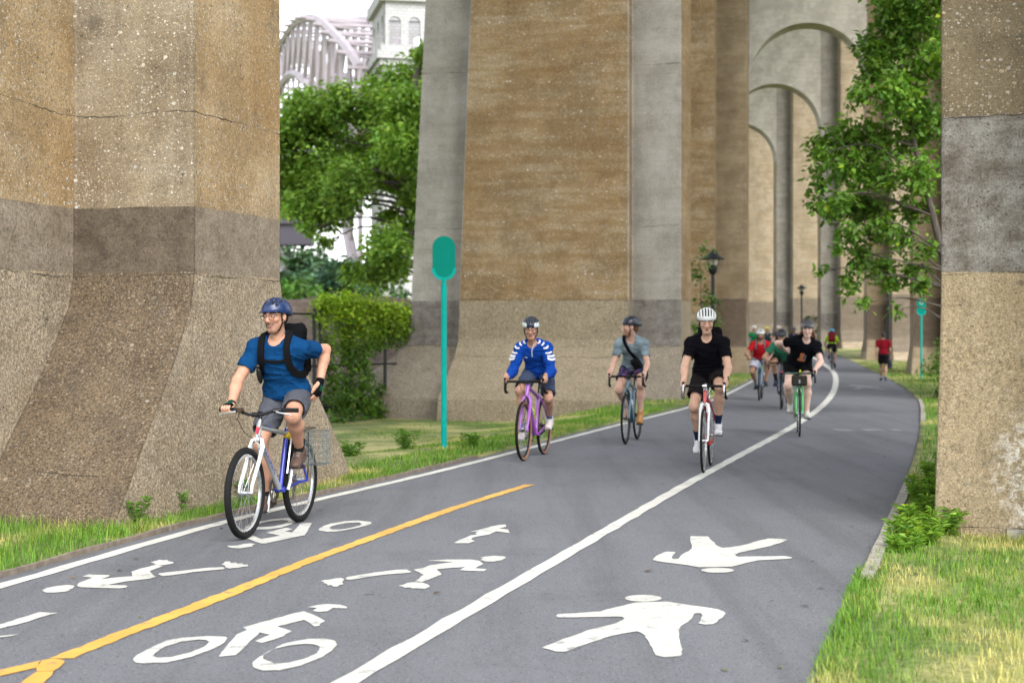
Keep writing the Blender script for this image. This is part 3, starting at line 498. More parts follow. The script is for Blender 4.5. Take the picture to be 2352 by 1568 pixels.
# ================================================================ DISTANT STEEL ARCH BRIDGE AND TOWER
M_steel = plain('haze_paled_bridge_steel', (.27, .24, .265), .7, var=.12, scale=.3)  # distance haze painted in as a paler steel colour
M_steel2 = plain('bridge_deck_steel', (.16, .13, .14), .7, var=.1, scale=.3)
M_rail = plain('trestle_steel', (.035, .03, .045), .7, var=.1, scale=.3)
def granite():
    t = NT('granite_blocks'); c = t.co()
    br = t.n('TexBrick', Vector=t.n('CombineXYZ', X=t.math('ADD', t.n('SeparateXYZ', 0, Vector=c), t.n('SeparateXYZ', 1, Vector=c)), Y=t.n('SeparateXYZ', 2, Vector=c)), Color1=(.33, .33, .335), Color2=(.26, .26, .265), Mortar=(.18, .18, .18), Scale=.42, Mortar_Size=.03)
    return t.fin(t.mix(t.math('MULTIPLY', t.noise(c, .25, 4), .4), br, (.38, .38, .4)), .9)
M_gran = granite()
br = empty('arch_bridge', (-22.6, 300, 0), 0, 'pale pink steel truss arch bridge beyond the trees', 'bridge')
ax = unit((-38, 157, 0)); pe = rx(ax[1], -ax[0], 0); NP = 22; SPAN = 312.
def upz(t): return 86-36*(abs(t)**2.0)+ 9*max(0, abs(t)-.75)
def loz(t): return 74-66*(t**2)
for sd in (-1, 1):
    top = []; bot = []; dk = []
    for i in range(NP+1):
        t = -1+2*i/NP; p = ax*(i/NP*SPAN)+pe*sd*6.5
        top.append(p+rx(0, 0, upz(t))); bot.append(p+rx(0, 0, loz(t))); dk.append(p+rx(0, 0, 41))
    m = MB(); m.tube(top, 1.05, 6); m.build('upper_chord', M_steel, br)
    m = MB(); m.tube(bot, 1.15, 6); m.build('lower_chord', M_steel, br)
    m = MB()
    for i in range(NP+1):
        m.cyl(top[i], bot[i], .5, n=5)
        if i < NP:
            if i < NP/2: m.cyl(top[i], bot[i+1], .55, n=5)
            else: m.cyl(bot[i], top[i+1], .55, n=5)
        if bot[i][2] > 43: m.cyl(bot[i], dk[i], .38, n=5)
    m.build('web_members', M_steel, br)
m = MB()
for i in range(0, NP+1):
    t = -1+2*i/NP; p = ax*(i/NP*SPAN)
    m.cyl(p+pe*9+rx(0, 0, upz(t)), p-pe*9+rx(0, 0, upz(t)), .45, n=5)
    if i < NP: m.cyl(p+pe*9+rx(0, 0, upz(t)), p+ax*(SPAN/NP)-pe*9+rx(0, 0, upz(t+2/NP)), .3, n=5)
m.build('cross_bracing', M_steel, br)
m = MB(); c0 = ax*SPAN/2+rx(0, 0, 40); R3 = np.stack([pe, ax, rx(0, 0, 1)], 1)
m.box(c0, (19, SPAN+40, 5), R3); m.build('bridge_deck', M_steel2, br, smooth=False)
tw = empty('bridge_tower', (-18.0, 296, -2.6), math.radians(12), 'pale granite bridge tower with arched openings at its top', 'tower')
def tower_parts(e, wd, dp, mat):
    m = MB(); m.box((0, 0, 26), (wd, dp, 54)); m.box((0, 0, 3), (wd+3, dp+3, 12)); m.build('shaft', mat, e, smooth=False)
    m = MB(); m.box((0, 0, 53.6), (wd+1.4, dp+1.4, 1.2)); m.box((0, 0, 54.9), (wd+2.6, dp+2.6, 1.4)); m.box((0, 0, 56.2), (wd+1.2, dp+1.2, 1.2)); m.build('cornice', mat, e, smooth=False)
    m = MB(); H0 = 56.8
    for fx_, L_, ax_ in ((0, wd, 0), (1, dp, 1)):
        for s in (-1, 1):
            nA = 4 if fx_ == 0 else 3; bay = (L_-.6)/nA; r = bay*.30
            for k in range(nA):
                u0 = -L_/2+.3+bay*(k+.5)
                V = []; F = []; N = 10; th = .9; off = s*((dp if fx_ == 0 else wd)/2-.6)
                arc = [(u0+r*math.cos(math.pi*j/N), H0+4.2+r*math.sin(math.pi*j/N)) for j in range(N+1)]
                pts = [(u0+bay/2, H0), (u0+r, H0)]+arc+[(u0-r, H0), (u0-bay/2, H0)]
                top_ = [(p[0] if abs(p[0]-u0) < bay/2-1e-3 else p[0], H0+8) for p in pts]
                q = len(pts)
                for y in (off-th/2, off+th/2):
                    for (u, zz) in pts+top_: V.append((u, y, zz) if fx_ == 0 else (y, u, zz))
                for j in range(q-1):
                    F += [(j, j+1, q+j+1, q+j), (2*q+j+1, 2*q+j, 3*q+j, 3*q+j+1), (j+1, j, 2*q+j, 2*q+j+1)]
                m.add(V, F)
    m.build('belfry', mat, e, smooth=False)
    m = MB()
    for s in (-1, 1): m.box((0, s*(dp/2-.3), 65.9), (wd+1.6, 2.0, 2.2)); m.box((s*(wd/2-.3), 0, 65.9), (2.0, dp-2.8, 2.2))
    m.build('parapet', mat, e, smooth=False)
    m = MB(); m.box((0, 0, 54.2), (wd-.5, dp-.5, 4.4)); m.build('belfry_floor', mat, e, smooth=False)
tower_parts(tw, 15, 19, M_gran)
# tapered trestle pier of another bridge, far left
tp = empty('trestle_pier', (-21.6, 150, 0), 0, 'slim pale bridge pier under a dark girder behind the near left pier', 'bridge pier')
m = MB(); m.tube([(0, 0, -2), (-.15, 0, 6), (-.35, 0, 9.8)], [1.25, .95, .8], 4); m.build('column', M_gran, tp, smooth=False)
m = MB(); m.box((-4, 0, 11.0), (13, 3, 2.0)); m.box((-4, 0, 12.2), (14, 3.6, .5)); m.build('girder', M_rail, tp, smooth=False)
# ================================================================ LAMP POSTS AND SIGNS
M_black = plain('black_iron', (.008, .010, .013), .45, .3, var=.2); M_glass = plain('frosted_lamp_glass', (.55, .53, .46), .35)
M_teal = plain('teal_sign_paint', (.0, .165, .125), .7, var=.06, scale=4, spec=.08); M_teal2 = plain('turquoise_post_paint', (.0, .27, .235), .65, var=.07, scale=6, spec=.12)
def lamp(x, d, h, label):
    z = float(ground_z(np.array(x), np.array(d))); e = empty('lamp_post', (x, d, z), 0, label, 'lamp post', 'park lamp posts')
    m = MB(); m.lathe([(.19, 0), (.19, .12), (.15, .2), (.13, .55), (.09, .65), (.07, .75), (.06, h-.9), (.055, h-.72)], n=14); m.build('pole', M_black, e)
    m = MB(); m.lathe([(.06, h-.72), (.12, h-.64), (.15, h-.56), (.15, h-.46), (.11, h-.42)], n=16); m.build('lantern_base', M_black, e)
    m = MB(); m.lathe([(.11, h-.42), (.16, h-.32), (.17, h-.24), (.12, h-.22)], n=16); m.build('lantern_glass', M_glass, e)
    for k in range(4):
        m = MB(); m.cyl((.165*math.cos(k*1.571), .165*math.sin(k*1.571), h-.43), (.18*math.cos(k*1.571), .18*math.sin(k*1.571), h-.2), .012, n=5); m.build('lantern_bar', M_black, e)
    m = MB(); m.lathe([(.15, h-.235), (.36, h-.255), (.37, h-.23), (.20, h-.12), (.16, h-.06), (.07, h-.02), (.03, h+.04), (.012, h+.06)], n=20); m.build('cap', M_black, e)
lamp(6.15, 48, 4.0, 'black park lamp post behind the black shirt cyclist with white helmet')
lamp(20.7, 112, 4.2, 'smallest and farthest black lamp post, seen between the arches')
lamp(15.84, 66, 4.0, 'black lamp post beside the walker in the red shirt')
def path_sign(x, d, h, rz, label, emblem=False):
    z = float(ground_z(np.array(x), np.array(d)))-.03; e = empty('sign_post', (x, d, z), rz, label, 'sign', 'green path signs')
    m = MB(); m.cyl((0, 0, 0), (0, 0, h-.62), .037, n=14); m.build('post', M_teal2, e)
    hw = .145; zc0 = h-.55+hw; zc1 = h-hw
    pl = [(hw*math.cos(t), zc1+hw*math.sin(t)) for t in np.linspace(0, math.pi, 18)]+[(hw*math.cos(t), zc0+hw*math.sin(t)) for t in np.linspace(math.pi, 2*math.pi, 18)]
    m = MB(); n = len(pl); m.add([(x_, -.008, z_) for x_, z_ in pl]+[(x_, .008, z_) for x_, z_ in pl], [tuple(range(n)), tuple(range(2*n-1, n-1, -1))]+[(i, n+i, n+(i+1) % n, (i+1) % n) for i in range(n)])
    m.build('panel', M_teal, e, smooth=False)
    ro, ri = hw+.012, hw-.028
    cu = [(ro*math.cos(t), zc0+ro*math.sin(t)) for t in np.linspace(math.pi, 2*math.pi, 20)]; ci = [(ri*math.cos(t), zc0+ri*math.sin(t)) for t in np.linspace(math.pi, 2*math.pi, 20)]
    m = MB(); k = 20
    m.add([(x_, -.016, z_) for x_, z_ in cu+ci]+[(x_, .016, z_) for x_, z_ in cu+ci], [f for i in range(k-1) for f in ((i, i+1, k+i+1, k+i), (2*k+i+1, 2*k+i, 3*k+i, 3*k+i+1), (i+1, i, 2*k+i, 2*k+i+1), (k+i, k+i+1, 3*k+i+1, 3*k+i))])
    m.cyl((0, 0, h-.66), (0, 0, zc0-hw+.01), .03, n=12); m.build('bracket', M_teal2, e)
    if emblem:
        m = MB(); m.torus((0, -.012, zc1), (0, 1, 0), .05, .009, 20, 6); m.build('emblem', M_sym, e)
path_sign(-.86, 19.8, 2.71, 0, 'tall green oval-topped sign post on the left verge')
path_sign(13.5, 51.7, 2.66, 0, 'distant green oval sign post at right under the tree', True)
# ================================================================ FENCE AND MOUND
M_gal = plain('dull_black_fence_metal', (.012, .012, .013), .55, .4, var=.3); M_wire = plain('chain_link_wire', (.10, .10, .10), .5, .5)
fa = rx(-6.9, 28.6, 0); fb = rx(-1.9, 38.4, 0); fd = unit(fb-fa); FL = np.linalg.norm(fb-fa)
fz = lambda s: float(ground_z(np.array((fa+fd*s)[0]), np.array((fa+fd*s)[1])))
fe = empty('chain_link_fence', tuple(fa), 0, 'black chain link fence overgrown with vines between the piers', 'fence')
fp = np.arange(0, FL, 1.45)
for i, s in enumerate(fp):
    m = MB(); p = fd*s; m.cyl(p+rx(0, 0, -.6), p+rx(0, 0, 2.02), .04, n=8); m.build('post', M_gal, fe)
    if i in (2, 4):
        q = p+fd*.22; m = MB(); m.cyl(q+rx(0, 0, -.6), q+rx(0, 0, 1.98), .032, n=8); m.build('post', M_gal, fe)
for zz in (1.9, .78, -.12):
    m = MB(); m.cyl(rx(0, 0, zz), fd*FL+rx(0, 0, zz), .024, n=6); m.build('rail', M_gal, fe)
m = MB()
for s in np.arange(-2.0, FL, .13):
    for sg in (1, -1):
        s0 = s if sg > 0 else s+2.0; a_, b_ = (s0, s0+2.0*sg)
        p0 = fd*a_+rx(0, 0, -.12); p1 = fd*b_+rx(0, 0, 1.88)
        if min(a_, b_) < 0 or max(a_, b_) > FL: continue
        m.tube([p0, p1], .0035, 3, cap=False)
mw = m.build('chain_link_mesh', M_wire, fe, smooth=False); mw['kind'] = 'stuff'
M_earth = NT('brown_rubble'); _c = M_earth.co(); _n = M_earth.noise(_c, 1.6, 8, .75)
M_earth = M_earth.fin(M_earth.ramp(_n, [(.3, (.05, .036, .026)), (.5, (.14, .10, .075)), (.7, (.25, .20, .16))]), .95, M_earth.bump(_n, .25))
def vnoise(P, seed=0):
    """value noise, vectorised; P (n,3) -> [0,1]"""
    P = np.asarray(P, np.float64); i = np.floor(P).astype(np.int64); f = P-i; f = f*f*(3-2*f)
    def h(a):
        n = (a[:, 0]*374761393+a[:, 1]*668265263+a[:, 2]*2147483647+seed*1274126177) & 0xffffffff
        n = ((n ^ (n >> 13))*1274126177) & 0xffffffff; n = n ^ (n >> 16); return (n & 0xffff)/65535.
    r = 0
    for dx in (0, 1):
        for dy in (0, 1):
            for dz in (0, 1):
                wgt = np.where(dx, f[:, 0], 1-f[:, 0])*np.where(dy, f[:, 1], 1-f[:, 1])*np.where(dz, f[:, 2], 1-f[:, 2])
                r = r+wgt*h(i+np.array([dx, dy, dz]))
    return r
gx, gy = np.meshgrid(np.linspace(-18, 3, 110), np.linspace(38, 54, 60))
P_ = np.c_[gx.ravel(), gy.ravel(), np.zeros(gx.size)]
hz = (1-sst(-1.5, 2.5, P_[:, 0]))*2.35*np.exp(-((P_[:, 1]-46)/4.2)**2)*(.82+.3*vnoise(P_*.35)+.16*vnoise(P_*1.3, 3)+.10*vnoise(P_*3.5, 5))-.15
V_ = np.c_[P_[:, 0], P_[:, 1], hz]; k_ = 110
F_ = np.array([(r*k_+c, r*k_+c+1, (r+1)*k_+c+1, (r+1)*k_+c) for r in range(59) for c in range(k_-1)])
tag(mesh_np('earth_mound', V_, F_, M_earth), 'brown rubble mound behind the vine covered fence', kind='structure')
# ================================================================ SIGNED-DISTANCE MODELLING FOR BODIES AND CLOTHES
def rotm(axis, deg):
    return np.array(Matrix.Rotation(math.radians(deg), 3, axis))
class SDF:
    """list of blended primitives, polygonised with surface nets"""
    def __init__(s): s.p = []
    def rc(s, a, b, ra, rb, k=.02, op='add'): s.p.append(('rc', np.asarray(a, float), np.asarray(b, float), ra, rb, k, op)); return s
    def ell(s, c, r, R=None, k=.02, op='add'): s.p.append(('el', np.asarray(c, float), np.asarray(r, float), np.eye(3) if R is None else np.asarray(R, float), None, k, op)); return s
    def box(s, c, h, R=None, rad=.01, k=.01, op='add'): s.p.append(('bx', np.asarray(c, float), np.asarray(h, float), np.eye(3) if R is None else np.asarray(R, float), rad, k, op)); return s
    def cut(s, p, n): s.p.append(('pl', np.asarray(p, float), unit(n), None, None, 0, 'cut')); return s
    def chain(s, pts, rs, k=.01):
        for i in range(len(pts)-1): s.rc(pts[i], pts[i+1], rs[i], rs[i+1], k)
        return s
    def grow(s, g):
        q = SDF()
        for t in s.p:
            if t[0] == 'rc': q.p.append(('rc', t[1], t[2], t[3]+g, t[4]+g, t[5], t[6]))
            elif t[0] == 'el': q.p.append(('el', t[1], t[2]+g, t[3], None, t[5], t[6]))
            else: q.p.append(t)
        return q
    def __add__(s, o): q = SDF(); q.p = s.p+o.p; return q
    def mesh(s, h):
        lo = np.full(3, 1e9); hi = -lo
        def bb(t):
            if t[0] == 'rc': return np.minimum(t[1]-t[3], t[2]-t[4]), np.maximum(t[1]+t[3], t[2]+t[4])
            if t[0] == 'el': e = np.abs(t[3]) @ t[2]; return t[1]-e, t[1]+e
            if t[0] == 'bx': e = np.abs(t[3]) @ t[2]+t[4]; return t[1]-e, t[1]+e
        for t in s.p:
            if t[6] == 'add': a, b = bb(t); lo = np.minimum(lo, a); hi = np.maximum(hi, b)
        lo -= 3*h; hi += 3*h; n = np.ceil((hi-lo)/h).astype(int)+1
        D = np.full(tuple(n), .08, np.float32)
        axs = [lo[i]+h*np.arange(n[i]) for i in range(3)]
        for t in s.p:
            if t[0] == 'pl':
                d = (axs[0][:, None, None]-t[1][0])*t[2][0]+(axs[1][None, :, None]-t[1][1])*t[2][1]+(axs[2][None, None, :]-t[1][2])*t[2][2]
                np.maximum(D, d.astype(np.float32), out=D); continue
            a, b = bb(t); m = t[5]+2.5*h
            i0 = np.clip(np.floor((a-m-lo)/h).astype(int), 0, n-1); i1 = np.clip(np.ceil((b+m-lo)/h).astype(int)+1, 1, n)
            if (i1 <= i0).any(): continue
            sl_ = tuple(slice(i0[i], i1[i]) for i in range(3))
            X = [axs[i][sl_[i]].astype(np.float32) for i in range(3)]
            x = X[0][:, None, None]; y = X[1][None, :, None]; z = X[2][None, None, :]
            if t[0] == 'rc':
                a_, b_, ra, rb = t[1:5]; ab = b_-a_; L2 = max(1e-12, ab @ ab)
                tt = np.clip(((x-a_[0])*ab[0]+(y-a_[1])*ab[1]+(z-a_[2])*ab[2])/L2, 0, 1)
                d = np.sqrt((x-a_[0]-tt*ab[0])**2+(y-a_[1]-tt*ab[1])**2+(z-a_[2]-tt*ab[2])**2)-(ra+(rb-ra)*tt)
            else:
                c, r, R = t[1], t[2], t[3]
                px = (x-c[0])*R[0, 0]+(y-c[1])*R[1, 0]+(z-c[2])*R[2, 0]
                py = (x-c[0])*R[0, 1]+(y-c[1])*R[1, 1]+(z-c[2])*R[2, 1]
                pz = (x-c[0])*R[0, 2]+(y-c[1])*R[1, 2]+(z-c[2])*R[2, 2]
                if t[0] == 'el':
                    k0 = np.sqrt((px/r[0])**2+(py/r[1])**2+(pz/r[2])**2)
                    k1 = np.sqrt((px/r[0]**2)**2+(py/r[1]**2)**2+(pz/r[2]**2)**2)+1e-6
                    d = np.where(k0 < .05, -r.min(), k0*(k0-1)/k1)
                else:
                    qx, qy, qz = np.abs(px)-r[0], np.abs(py)-r[1], np.abs(pz)-r[2]
                    d = np.sqrt(np.maximum(qx, 0)**2+np.maximum(qy, 0)**2+np.maximum(qz, 0)**2)+np.minimum(np.maximum(qx, np.maximum(qy, qz)), 0)-t[4]
            d = d.astype(np.float32); S = D[sl_]; k = t[5]
            if t[6] == 'add':
                q = np.maximum(k-np.abs(S-d), 0)/max(k, 1e-6); D[sl_] = np.minimum(S, d)-q*q*k*.25
            else:
                q = np.maximum(k-np.abs(S+d), 0)/max(k, 1e-6); D[sl_] = np.maximum(S, -d)+q*q*k*.25
        return surface_nets(D, lo, h)
def surface_nets(D, lo, h):
    s = D < 0
    c = s[:-1, :-1, :-1].astype(np.int8)
    for dx, dy, dz in ((1, 0, 0), (0, 1, 0), (0, 0, 1), (1, 1, 0), (1, 0, 1), (0, 1, 1), (1, 1, 1)):
        c = c+s[dx:dx+s.shape[0]-1, dy:dy+s.shape[1]-1, dz:dz+s.shape[2]-1]
    act = np.argwhere((c > 0) & (c < 8))
    idx = np.full(c.shape, -1, np.int32); idx[act[:, 0], act[:, 1], act[:, 2]] = np.arange(len(act))
    acc = np.zeros((len(act), 3)); cnt = np.zeros(len(act))
    cr = [(i, j, k) for i in (0, 1) for j in (0, 1) for k in (0, 1)]
    val = {o: D[act[:, 0]+o[0], act[:, 1]+o[1], act[:, 2]+o[2]].astype(np.float64) for o in cr}
    for a in cr:
        for ax_ in range(3):
            if a[ax_] == 0:
                b = list(a); b[ax_] = 1; b = tuple(b); va, vb = val[a], val[b]; m = (va < 0) != (vb < 0)
                t = np.where(m, va/np.where(m, va-vb, 1), 0)
                p = np.tile(np.array(a, float), (len(act), 1)); p[:, ax_] += t
                acc[m] += p[m]; cnt[m] += 1
    V = lo+h*(act+acc/cnt[:, None]); F = []
    for ax_ in range(3):
        o1, o2 = [(1, 2), (2, 0), (0, 1)][ax_]
        sl0 = [slice(1, -1)]*3; sl1 = [slice(1, -1)]*3
        sl0[ax_] = slice(0, -1); sl1[ax_] = slice(1, None)
        A = s[tuple(sl0)]; B = s[tuple(sl1)]; ch = np.argwhere(A != B)
        if len(ch) == 0: continue
        fl = A[ch[:, 0], ch[:, 1], ch[:, 2]]
        g = ch.copy()
        for q in (o1, o2): g[:, q] += 1
        def cell(d1, d2):
            z = g.copy(); z[:, o1] -= d1; z[:, o2] -= d2; return idx[z[:, 0], z[:, 1], z[:, 2]]
        q = np.stack([cell(0, 0), cell(1, 0), cell(1, 1), cell(0, 1)], 1)
        q[~fl] = q[~fl][:, ::-1]; F.append(q)
    F = np.concatenate(F) if F else np.zeros((0, 4), int)
    F = F[(F >= 0).all(1)]
    return V, F
def vnormals(V, F):
    n = np.cross(V[F[:, 2]]-V[F[:, 0]], V[F[:, 3]]-V[F[:, 1]]); N = np.zeros_like(V)
    for k in range(4): np.add.at(N, F[:, k], n)
    return N/np.maximum(1e-9, np.linalg.norm(N, axis=1))[:, None]
def crease(V, F, amp, sc=(9, 9, 16), seed=0):
    """cloth folds pushed along the normals"""
    P = V*np.array(sc)+seed*3.1; q = vnoise(P*.5, seed)*2.2
    n = vnoise(np.c_[P[:, 0]+q, P[:, 1]-q, P[:, 2]+q*.7], seed+1); r = 1-np.abs(2*n-1)
    n2 = vnoise(P*2.3, seed+2)
    n3 = 1-np.abs(2*vnoise(np.c_[P[:, 0]*2.2+q*2, P[:, 1]*2.2+q, P[:, 2]*1.5-q*1.6], seed+4)-1)
    return V+vnormals(V, F)*(amp*(r**2*1.7-.8)+amp*.75*(n3**3-.3)+amp*.25*(n2-.5))[:, None]
def ik(a, b, l1, l2, pole):
    a = np.asarray(a, float); b = np.asarray(b, float); d = b-a; L = np.linalg.norm(d)
    if L > (l1+l2)*.995: s_ = L/((l1+l2)*.995); l1 *= s_; l2 *= s_
    u = d/L; x = (l1*l1-l2*l2+L*L)/(2*L); h_ = math.sqrt(max(0, l1*l1-x*x)); p = np.asarray(pole, float); p = unit(p-u*(p @ u))
    return a+u*x+p*h_
M_skin = attr_mat('skin', .58, 22, .16, .0008, 400, spec=.3, sss=.08)
M_cloth = attr_mat('fabric', .95, 30, .16, .0014, 420, spec=.06)
M_leath = attr_mat('shoe_material', .65, 60, .2, .0015, 150, spec=.3)
M_shell = attr_mat('helmet_shell', .32, 20, .05, 0, spec=.5)
M_foam = plain('black_foam', (.004, .004, .005), .9); M_rub = plain('black_rubber', (.007, .007, .0075), .8, var=.25, scale=90, bump=.001, spec=.2)
M_web = plain('black_webbing', (.0045, .0045, .0055), .9, bump=.0008, scale=300, spec=.08); M_hair = attr_mat('hair', .6, 140, .5, .004, 160, spec=.4)
M_eye = plain('eye_white', (.30, .27, .25), .3); M_iris = plain('iris_brown', (.03, .02, .014), .15); M_lens = None
# ---------------------------------------------------------------- head
def head_frame(c, yaw, pitch, roll=0):
    """columns: forward, left, up"""
    return rotm('Z', yaw) @ rotm('Y', pitch) @ rotm('X', roll)
def add_head(S, c, R, fem=False, k=1.0):
    T = lambda *p: c+R @ (rx(*p)*k)
    S.ell(T(-.014, 0, .038), rx(.099, .076, .092)*k, R, .02)
    S.ell(T(.024, 0, -.028), rx(.066, .0545, .086)*k, R, .035)
    S.rc(T(.062, -.010, -.101), T(.062, .010, -.101), .0185*k, .0185*k, .03)                 # chin
    for y in (-1, 1):
        S.rc(T(.0, .046*y, -.045), T(.05, .014*y, -.101), .017*k, .015*k, .03)              # jaw line
        S.ell(T(.062, .041*y, -.022), rx(.024, .020, .018)*k, R, .02)                        # cheek
        S.rc(T(.088, .014*y, .026), T(.073, .05*y, .024), .0095*k, .008*k, .012)             # brow ridge
        S.ell(T(.097, .032*y, .006), rx(.013, .017, .011)*k, R, .012, 'sub')                 # eye socket
        S.ell(T(.081, .032*y, .0055), rx(.0125, .0155, .0125)*k, R, .004)                     # lids
        S.ell(T(-.006, .077*y, -.006), rx(.019, .008, .031)*k, R @ rotm('Z', -14*y), .006)   # ear
        S.ell(T(.006, .085*y, -.006), rx(.009, .006, .016)*k, R, .004, 'sub')
        S.ell(T(.103, .0115*y, -.034), rx(.008, .007, .007)*k, R, .006)                      # nostril wing
    S.rc(T(.091, 0, .018), T(.115, 0, -.027), .0075*k, .0115*k, .010)                        # nose
    S.ell(T(.0835, 0, -.0645), rx(.0105, .0225, .0048)*k, R, .005)                               # lips
    S.ell(T(.0825, 0, -.0745), rx(.0110, .0200, .0058)*k, R, .005)
    S.ell(T(.0965, 0, -.0695), rx(.010, .019, .0016)*k, R, .002, 'sub')
    return S
def face_paint(V, C, c, R, k, skin, beard=0.0, bcol=(.06, .04, .03), lip=(.42, .16, .13), brow=(.03, .02, .015)):
    q = ((V-c) @ R)/k; x, y, z = q.T
    near = (x > -.02) & (np.abs(z) < .16) & (np.abs(y) < .09)
    ay = np.abs(y)
    ch = near & (x > .04) & (ay > .02) & (ay < .055) & (z < .0) & (z > -.05); C[ch] = C[ch]*.6+np.array(skin)*np.array([1.08, .88, .85])*.4
    l = near & (x > .078) & (((y/.0235)**2+((z+.0695)/.0105)**2) < 1); C[l] = lip
    b = near & (x > .05) & (np.abs(z-.031-.10*(ay-.03)*(ay < .03)) < .0068) & (ay > .013) & (ay < .055); C[b] = brow
    ml = near & (x > .07) & (np.abs(z+.0695) < .0020) & (ay < .019); C[ml] = np.array(lip)*.3
    if beard:
        wgt = sst(-.040, -.062, z)*sst(-.005, .025, x)*sst(-.150, -.128, z)*np.where(near, 1, 0)*np.where(l, 0, 1)
        wgt = wgt*(1-.75*sst(.028, .040, ay)*sst(-.075, -.055, z)*sst(.03, .06, x))
        mu = np.where(near & (x > .075) & (ay < .034), 1, 0)*sst(-.040, -.047, z)*sst(-.066, -.060, z)*np.where(l, 0, 1)
        wgt = np.clip(wgt*beard*(.75+.5*vnoise(q*260, 7))+mu*beard*.9, 0, .95)[:, None]
        C = C*(1-wgt)+np.array(bcol)*wgt
    return C
# ---------------------------------------------------------------- hands
def grip_hand(S, G, a, n, W, rb, side, k=1.0, e2=None):
    """hand closed round a bar at G; a = bar axis from thumb side to little finger, n = where the knuckles lie, W = wrist"""
    a = unit(a); n = unit(n-a*(n @ a)); e2 = unit((G-W)-a*((G-W) @ a)-n*((G-W) @ n)) if e2 is None else unit(e2-a*(e2 @ a)-n*(e2 @ n)); rho = rb+.0085*k
    fing = []
    for i, off in enumerate((-.031, -.0105, .0105, .030)):
        r0 = (.0095, .0098, .0093, .0082)[i]*k
        base = G+a*off
        pts = [base+(n*math.cos(t)+e2*math.sin(t))*rho*(1.15 if j == 0 else 1) for j, t in enumerate((-.15, .75, 1.7, 2.7))]
        fing.append((pts, [r0*1.18, r0, r0*.95, r0*.85]))
        S.chain(pts, [r0*1.18, r0, r0*.95, r0*.85], .004)
        S.rc(W+a*off*.45, pts[0], .020*k, .0125*k, .012)
    S.ell((W+G+n*rho)/2, rx(.034, .030, .017)*k, np.stack([unit(G-W), a, np.cross(unit(G-W), a)], 1), .015)
    th = [W*.55+(G+n*rho)*.45-a*.028, G-a*.046-e2*rho*.3+n*rho*.4, G-a*.043-n*rho*.6-e2*.004, G-a*.03-n*rho*.95+e2*.012]
    S.chain(th, [.015*k, .0115*k, .0105*k, .009*k], .008)
    return fing
def open_hand(S, W, d, n, thumb, k=1.0, curl=25):
    """relaxed hand from wrist W along d; n = back of the hand, thumb = side of the thumb"""
    d = unit(d); n = unit(n-d*(n @ d)); t = unit(thumb-d*(thumb @ d)-n*(thumb @ n)); fing = []
    for i, (off, L) in enumerate(((.030, .074), (.010, .082), (-.010, .076), (-.029, .060))):
        b = W+d*(.088-abs(off)*.15)*k+t*off*k; pts = [b]; dd = d; c = math.radians(curl)
        for q, f in enumerate((.45, .32, .23)):
            an = c*(.5+q*.55); v = d*math.cos(an)-n*math.sin(an)+t*off*.9; pts.append(pts[-1]+unit(v)*L*f*k)
        r0 = (.0095, .0098, .0093, .0082)[i]*k; rs = [r0*1.2, r0, r0*.94, r0*.82]; fing.append((pts, rs)); S.chain(pts, rs, .004)
        S.rc(W+t*off*.4*k, b, .019*k, .0125*k, .012)
    th = [W+d*.02*k+t*.022*k, W+d*.05*k+t*.045*k-n*.008, W+d*.078*k+t*.052*k-n*.014, W+d*.098*k+t*.05*k-n*.02]
    S.chain(th, [.0155*k, .0125*k, .0108*k, .009*k], .008); return fing
